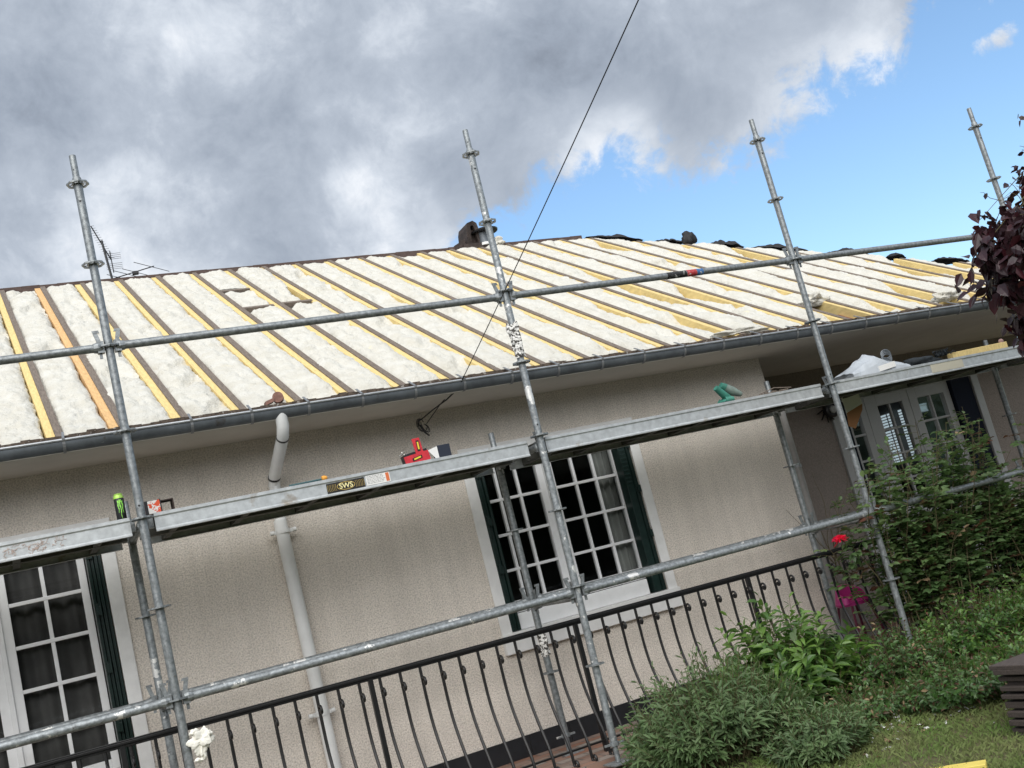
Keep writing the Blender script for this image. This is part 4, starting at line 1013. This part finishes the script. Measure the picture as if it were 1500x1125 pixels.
def bush(name, label, cat, cx, cy, cz, rx, ry, h, nst, leaf_l, leaf_w, mats, weights, droop, lps, seed, spread=.8, group=None, stemr=.003, updir=.7, topn=1.):
    random.seed(seed)
    root = thing(name, label, cat, group); lv = Leaves(); st = MB()
    for k in range(nst):
        a = random.uniform(0, 6.283); r = math.sqrt(random.random()); bx_, by_ = cx+rx*.55*r*math.cos(a), cy+ry*.55*r*math.sin(a)
        hh = h*(1-.45*r*r)*random.uniform(.6, 1.15)*(1+.25*nz(bx_*3, by_*3, seed))
        d = Vector((spread*r*math.cos(a)*rx/h, spread*r*math.sin(a)*ry/h, 1))
        pts = stem_path((bx_, by_, cz), d, hh, 7, .10); st.tube(pts, [stemr*(1-.09*i) for i in range(len(pts))], 4, caps=False)
        for j in range(lps):
            t = (j+random.random())/lps; t = .18+.82*t**.8; i = min(int(t*7), 6); f = t*7-i; p = pts[i].lerp(pts[i+1], f); ax = (pts[i+1]-pts[i]).normalized()
            s_ = ax.cross(rv()).normalized(); dd = (s_*(1.0 if t < .93 else .5)+ax*updir*random.uniform(.5, 1.3)).normalized()
            sc_ = random.uniform(.65, 1.1)*(1-.25*(t > .9))
            mi = random.choices(range(len(mats)), weights)[0]
            lv.leaf(p, dd, (ax+rv()*.5), leaf_l*sc_, leaf_w*sc_, mi, droop*random.uniform(.3, 1.4))
    st.build('stems', M['stem'], root); lv.build('foliage', [LM[m] for m in mats], root)
    return root
# grey-green willow-leaved bush, in several clumps
random.seed(1)
bush('leafy_shrub', 'grey-green narrow-leaved shrub in front of the second standard', 'shrub', 2.95, -.50, gz(2.9, -.5), .80, .42, .52, 640, .080, .017, ['sage', 'sage2'], [3, 2], .5, 16, 21, group=None)
bush('leafy_shrub', 'low grey-green shrub at the bottom edge between taller bushes', 'shrub', 3.30, -.95, gz(3.4, -.9), .42, .32, .30, 260, .065, .014, ['sage', 'sage2'], [3, 2], .5, 14, 22)
bush('peony_bush', 'bright green bush with long pointed leaves right of the grey-green shrub', 'bush', 3.86, -.12, gz(3.9, -.1), .66, .36, .64, 150, .145, .042, ['peony', 'peony2', 'sage2'], [5, 4, 1], .7, 15, 23, spread=.9)
bush('peony_bush', 'tall shoots of pointed leaves rising before the balustrade', 'bush', 3.90, .08, gz(3.9, 0), .28, .1, .90, 18, .11, .033, ['peony', 'peony2'], [4, 2], .6, 14, 24, spread=.3)
bush('low_shrub', 'low dark shrub with small reddish leaves below the third standard', 'shrub', 4.62, -.30, gz(4.6, -.3), .50, .36, .36, 240, .05, .02, ['peony2', 'rose', 'red', 'dry'], [5, 4, 1.3, .5], .4, 15, 25)
bush('low_shrub', 'low green shrub spreading to the right of the third standard', 'shrub', 5.35, -.25, gz(5.3, -.2), .62, .42, .42, 300, .055, .022, ['peony2', 'peony', 'red'], [6, 3, .8], .4, 14, 26)
bush('low_shrub', 'green shrub behind the stack of dark boards', 'shrub', 6.15, -.35, gz(6, -.4), .60, .5, .50, 280, .06, .026, ['peony2', 'peony', 'rose'], [4, 4, 3], .4, 13, 27)
bush('low_shrub', 'small dry-leaved plant at the edge of the lawn', 'shrub', 3.95, -.68, gz(4, -.7), .50, .36, .22, 190, .045, .018, ['rose', 'peony2', 'dry', 'red'], [4, 4, 1, .6], .4, 11, 28)
bush('low_shrub', 'low shrub of mixed reddish and green leaves spilling onto the lawn', 'shrub', 4.45, -.92, gz(4.5, -.9), .60, .50, .27, 330, .048, .02, ['peony2', 'rose', 'red', 'dry'], [5, 4, 1, .5], .4, 14, 29)
bush('low_shrub', 'low bright shrub between the lawn and the stack of boards', 'shrub', 5.05, -1.08, gz(5.1, -1.1), .60, .50, .36, 300, .055, .022, ['peony2', 'peony', 'red'], [5, 4, .5], .4, 14, 30)
# rose bush: arching canes, compound leaves
def rose_bush():
    random.seed(41); root = thing('rose_bush', 'tall rose bush with long arching stems in front of the porch', 'rose bush'); lv = Leaves(); st = MB()
    canes = []
    for k in range(88):
        bx_ = random.uniform(5.22, 6.9); by_ = random.uniform(.08, .30); H = random.uniform(.8, 1.72)*(1.05 if 5.3 < bx_ < 6.5 else .8)
        if bx_ > 6.4: H *= .85
        lean = random.uniform(-.30, .30) if bx_ > 5.3 else random.uniform(-.5, .1)
        canes.append((Vector((bx_, by_, gz(bx_, 0)-.02)), Vector((lean, random.uniform(-.15, .05), 1)), H, .13))
    for (bx_, H, lean) in ((6.05, 1.75, .22), (6.3, 1.8, .12), (5.6, 1.6, -.05), (5.75, 1.5, -.12), (5.9, 1.38, .1), (5.45, 1.36, -.1), (6.5, 1.32, .25), (6.6, 1.2, .3), (5.3, 1.2, -.16)):
        canes.append((Vector((bx_, .10, gz(bx_, 0))), Vector((lean, 0, 1)), H, .06))
    for (p, d, H, wob) in canes:
        pts = stem_path(p, d, H, 10, wob, .012); st.tube(pts, [.0065*(1-.07*i) for i in range(11)], 5, caps=False)
        for i in range(4 if p.x < 6.2 else 3, 11):
            for s_ in range(5 if wob > .1 else 2):
                if random.random() < .18: continue
                q = pts[i-1].lerp(pts[i], random.random()); out = rv(); out.z = abs(out.z)*.5; out.normalize(); pl = random.uniform(.07, .14)
                e = q+out*pl; st.tube([q, q.lerp(e, .5)+Vector((0, 0, .008)), e], .0016, 3, caps=False)
                sd_ = out.cross(Vector((0, 0, 1))).normalized(); mi = random.choices((0, 1, 2, 3), (9, 4 if i > 6 else 2, .5, .25))[0]
                L_ = random.uniform(.06, .092)*(1 if i < 10 else .7)
                up = (Vector((0, 0, 1))+rv()*.5)
                lv.leaf(e, out, up, L_, L_*.66, mi, .4)
                for f_ in (.45, .8):
                    c_ = q.lerp(e, f_)
                    lv.leaf(c_, out*.35+sd_, up, L_*.85, L_*.56, mi, .4); lv.leaf(c_, out*.35-sd_, up, L_*.85, L_*.56, mi, .4)
    # 
    st.build('stems', M['stem'], root); lv.build('foliage', [LM['rose'], LM['rose2'], LM['red'], LM['dry']], root)
    # flower
    fm = leafmat('pink_red_petal', (.92, .035, .13), (.80, .015, .08), .5, tl=.3); fl = Leaves(); c = Vector((4.74, .06, -3.13)); random.seed(6)
    for k in range(46):
        a = k*2.4; t = k/46; el = 1.2-1.5*t; d = Vector((math.cos(a)*math.cos(el), math.sin(a)*math.cos(el), math.sin(el)))
        fl.leaf(c+d*.01, d+rv()*.4, rv(), .060*(.5+.6*t), .022, 0, .2, .5)
    f = fl.build('flower', fm, root)
    st = MB(); st.tube([c, c+Vector((.12, .03, -.08)), c+Vector((.3, .06, -.35)), c+Vector((.5, .06, -.9))], .004, 5); st.build('flower_stem', M['stem'], root)
    fl = Leaves()
    for k in range(18):
        t = random.random(); p = c+Vector((.04+.5*t, random.uniform(-.05, .08), -.06-.20*t+random.uniform(-.12, .1))); d = rv(); d.z *= .4
        for s_ in range(3): fl.leaf(p, d+rv()*.5, Vector((0, 0, 1))+rv()*.4, .06, .04, 0, .4)
    fl.build('side_foliage', LM['rose'], root)
rose_bush()
# dry climber on the porch corner
random.seed(8); st = MB()
for k in range(16):
    p = Vector((5.42+random.uniform(-.02, .15), 1.02, -3.5+random.uniform(-.1, .2))); pts = stem_path(p, (random.uniform(-.4, .3), -.05, 1), random.uniform(.3, .8), 8, .22); st.tube(pts, [.004*(1-.1*i) for i in range(9)], 4, caps=False)
tag(st.build('dry_climber', M['stem']), 'bare dry twigs of a climber against the porch corner pipe', 'climbing plant')
# purple tree at the right edge
def purple_tree():
    random.seed(77); root = thing('purple_tree', 'purple-leaved tree hanging into the frame at the right edge', 'tree'); lv = Leaves(); st = MB()
    bx_, by_ = 6.9, -1.75; zb0 = gz(bx_, by_)
    trunk = [Vector((bx_, by_, zb0-.05)), Vector((bx_+.05, by_, -3.2)), Vector((bx_-.02, by_+.05, -2.2)), Vector((bx_-.1, by_, -1.2)), Vector((bx_-.05, by_, -.2))]
    tk = MB(); tk.tube(trunk, [.11, .09, .075, .055, .03], 12); tk.build('trunk', mat('purple_tree_bark', (.07, .055, .05), .9, var=.4, vscale=20, bump=.5, bscale=30), root, smooth=True)
    targets = []
    # (x, y, z) centres of leaf masses; left border follows the photograph
    edge = [(-2.15, 5.30), (-1.95, 5.16), (-1.75, 5.02), (-1.55, 4.98), (-1.45, 5.0), (-1.30, 5.16), (-1.15, 5.36), (-1.02, 5.55), (-.95, 5.78), (-.85, 6.1), (.3, 6.9)]
    while len(targets) < 190:
        z = -2.1+1.35*random.random()**1.2
        xl = [a_[1]+(b_[1]-a_[1])*(z-a_[0])/(b_[0]-a_[0]) for a_, b_ in zip(edge, edge[1:]) if a_[0] <= z <= b_[0]][0]
        x = xl+.40+(.22 if z > -1.2 else 0)+abs(random.gauss(0, 1))*.40; y = by_+.25+random.uniform(-.30, .30)
        if x < 7.9: targets.append(Vector((x-.12*(y-by_-.25), y, z)))
    for c in targets:
        b = trunk[2].lerp(trunk[4], random.random()*.9)
        m_ = b.lerp(c, .55)+Vector((0, 0, .12)); st.tube([b, m_, c+Vector((0, 0, .02))], [.010, .005, .002], 4, caps=False)
        for k in range(17):
            p = c+Vector((random.gauss(0, .06), random.gauss(0, .06), random.gauss(0, .06))); d = (Vector((0, 0, -.55))+rv()).normalized()
            l = random.uniform(.065, .105); lv.leaf(p, d, rv()+Vector((0, -.4, .6)), l, l*.72, random.choices((0, 1), (5, 1.3))[0], .5, .18)
    # loose twigs against the sky
    for (u, v, u2, v2, nl) in ((1500, 175, 1491, 172, 4), (1500, 215, 1497, 218, 5), (1500, 245, 1492, 245, 9)):
        c = wp(u2+4, v2, by_+.3)
        for k in range(nl): lv.leaf(c+rv()*.03, rv(), rv(), .05, .038, 0, .3)
        st.tube([trunk[3], wp(u+20, v-5, by_+.3), c], [.008, .003, .002], 4, caps=False)
    for pts in (((1500, 300), (1492, 287), (1480, 282), (1470, 290)), ((1480, 286), (1466, 294), (1450, 290), (1441, 282), (1436, 282)), ((1500, 300), (1494, 283), (1485, 272), (1479, 268))):
        st.tube([wp(u, v, by_+.3) for u, v in pts], [.003, .0025, .002, .0015, .0012][:len(pts)], 4, caps=False)
    st.build('twigs', M['stem'], root); lv.build('crown', [LM['purple'], LM['purple2']], root)
purple_tree()
# grass blades
def grass():
    random.seed(12); lv = MB()
    for k in range(60000):
        x = random.uniform(2.6, 6.0); y = random.uniform(-3.2, -.25)
        if y > -.75 and random.random() < .55: continue
        if nz(x*1.6, y*1.6, 3) > .42+.3*random.random(): continue
        z = gz(x, y); h = random.uniform(.018, .055); a = random.uniform(0, 6.28); b = Vector((random.gauss(0, .22), random.gauss(0, .22), 1)).normalized()*h
        w = .0017; s_ = Vector((math.cos(a)*w, math.sin(a)*w, 0)); p = Vector((x, y, z-.002)); n = len(lv.v)
        lv.v += [tuple(p-s_), tuple(p+s_), tuple(p+b*.6+s_*.6), tuple(p+b+Vector((b.x, b.y, -.2*h)))]; lv.f += [(n, n+1, n+2), (n, n+2, n+3)]; lv.mi += [0, 0]
    tag(lv.build('grass', M['blade']), 'short patchy grass of the lawn before the flower bed', 'grass', kind='stuff')
    lv = MB(); random.seed(14)
    for k in range(1900):
        x = random.uniform(3.1, 5.2); y = -.75-.12*(x-3.3)+random.gauss(0, .2)
        z = gz(x, y)+.008; s_ = random.uniform(.006, .022); d = rv(); e = d.cross(Vector((0, 0, 1))+rv()*.4).normalized(); d = d*s_*1.6; d.z *= .3; e = e*s_*.7
        lv.add([Vector((x, y, z))-d, Vector((x, y, z))+e, Vector((x, y, z))+d, Vector((x, y, z))-e], [(0, 1, 2, 3)], random.choice((0, 0, 1, 2)))
    o = lv.build('leaf_litter', [LM['dry'], M['trim'], LM['red']]); tag(o, 'dry leaves and pale chips scattered on the bare soil', 'leaf litter', kind='stuff')
grass()
# stack of boards
def stack():
    root = thing('board_stack', 'stack of weathered dark boards at the lower right edge', 'board stack'); random.seed(9)
    X0, Y0 = 4.11, -1.82; z = gz(X0+.2, Y0)+.01; k = 0
    while z < -3.97:
        th = random.uniform(.024, .036); dx = random.uniform(-.022, .02); dy = random.uniform(-.012, .012)
        ln = 1.2
        a = Vector((X0+dx, Y0+dy, z)); w = .22
        mb = MB()
        def fn(i, j, kk): return (a.x+i*ln, a.y+j*w+.01*i, a.z+kk*th+.004*math.sin(i*3+k))
        mb.hexa([fn(i, j, kk) for i in (0, 1) for j in (0, 1) for kk in (0, 1)])
        mb.build('board', M['wood_stack'], root, bevel=.004)
        if random.random() < .8:
            mb = MB(); g = random.uniform(.012, .020); mb.box(a.x+.05, a.x+.09, a.y+.01, a.y+w-.02, z+th, z+th+g); mb.build('spacer', M['wood_stack'], root)
            mb = MB(); mb.box(a.x+.7, a.x+.74, a.y+.01, a.y+w-.02, z+th, z+th+g); mb.build('spacer', M['wood_stack'], root); z += g
        z += th+.001; k += 1
    mb = MB(); mb.hexa([(X0-.02+i*1.2-.0*j, Y0-.012+j*.25, z+kk*.026) for i in (0, 1) for j in (0, 1) for kk in (0, 1)])
    o = mb.build('board', M['wood_stack'], root, bevel=.005); o['label'] = 'grey lichen-spotted top board'
stack()
mb = MB(); a = wp(1360, 1128, 0); 
def gp(u, v, z):
    d = FW + RX*((u-750)/FPX) - UP*((v-562.5)/FPX); return CAMLOC+d*((z-CAMLOC.z)/d.z)
p1, p2 = gp(1368, 1128, -4.34), gp(1446, 1116, -4.34); dv = (p2-p1).normalized(); sdv = Vector((dv.y, -dv.x, 0))
mb.obox((p2-dv*.5+sdv*.085)+Vector((0, 0, .004)), dv, sdv, (0, 0, 1), .5, .05, .018)
tag(mb.build('pine_plank', mat('bright_yellow_plank', (.85, .68, .16), .6, var=.15, vscale=12), bevel=.003), 'bright yellow plank lying on the lawn at the bottom edge', 'plank')
# pink chair behind the balustrade
pc = thing('pink_chair', 'small pink plastic chair on the terrace behind the balustrade', 'chair')
pk_ = mat('pink_plastic', (.46, .035, .22), .45); c = Vector((5.30, .78, -3.60))
mb = MB()
def shell(u, v):
    a = math.pi*(u-.5)*1.5; r = .14*(1-.25*v)
    return c+Vector((math.sin(a)*r*1.1, math.cos(a)*r*.9, -.07+.15*v*(.6+.4*math.cos(a))))
grid_mesh(mb, shell, 16, 6)
mb.lathe(c+Vector((0, 0, -.09)), [(.02, 0), (.13, .004), (.14, .03)], 20)
o = mb.build('seat', pk_, pc, smooth=True); o.modifiers.new('s', 'SOLIDIFY').thickness = .006
for sx_, sy_ in ((-1, -1), (1, -1), (-1, 1), (1, 1)):
    mb = MB(); mb.tube([c+Vector((.09*sx_, .08*sy_, -.08)), c+Vector((.15*sx_, .13*sy_, TZ-c.z))], .010, 8); mb.build('leg', mat('dark_pink_metal', (.12, .012, .04), .6), pc, smooth=True)
# white splash on the first standard
fb = lumpmesh((.078, -.022, -3.235), (.050, .020, .052), 5, name='dried_foam', mat_=M['splash'], amp=.85, sub=5)
tag(fb, 'white blob of dried filling foam stuck to the first standard', 'foam blob')
for (x_, z_, r_) in ((.075, -3.30, (.014, .012, .035)), (.05, -3.335, (.024, .014, .010)), (.12, -3.215, (.022, .012, .014)), (.10, -3.27, (.012, .01, .02)), (.045, -3.19, (.02, .012, .014))):
    d_ = lumpmesh((x_-.078, 0, z_+3.235), r_, x_*90, name='drip', mat_=M['splash'], amp=.9, sub=3, parent=fb)

def add_reflection_hedge():  # unseen hedge, added so the window and door glass reflects something dark
    random.seed(90); root = thing('reflection_hedge', 'unseen tall hedge added behind the camera to darken the glass reflections', 'hedge'); mb = Leaves()
    def fn(u, v):
        x = -14+44*u; a = math.pi*v; return Vector((x, -15.5+1.4*math.cos(a)+.5*nz(x*.7, v*4), -4.3+(4.6+1.2*nz(x*.35))*math.sin(a)**.5+.4*nz(x*1.3, v*5, 4)))
    grid_mesh(mb, fn, 160, 20)
    for k in range(9000):
        p = fn(random.random(), random.random()); mb.leaf(p+rv()*.15, rv(), rv(), .28, .2, 0, .4)
    mb.build('foliage', leafmat('hedge_leaf', (.035, .05, .022), (.018, .028, .012), .6), root)
add_reflection_hedge()
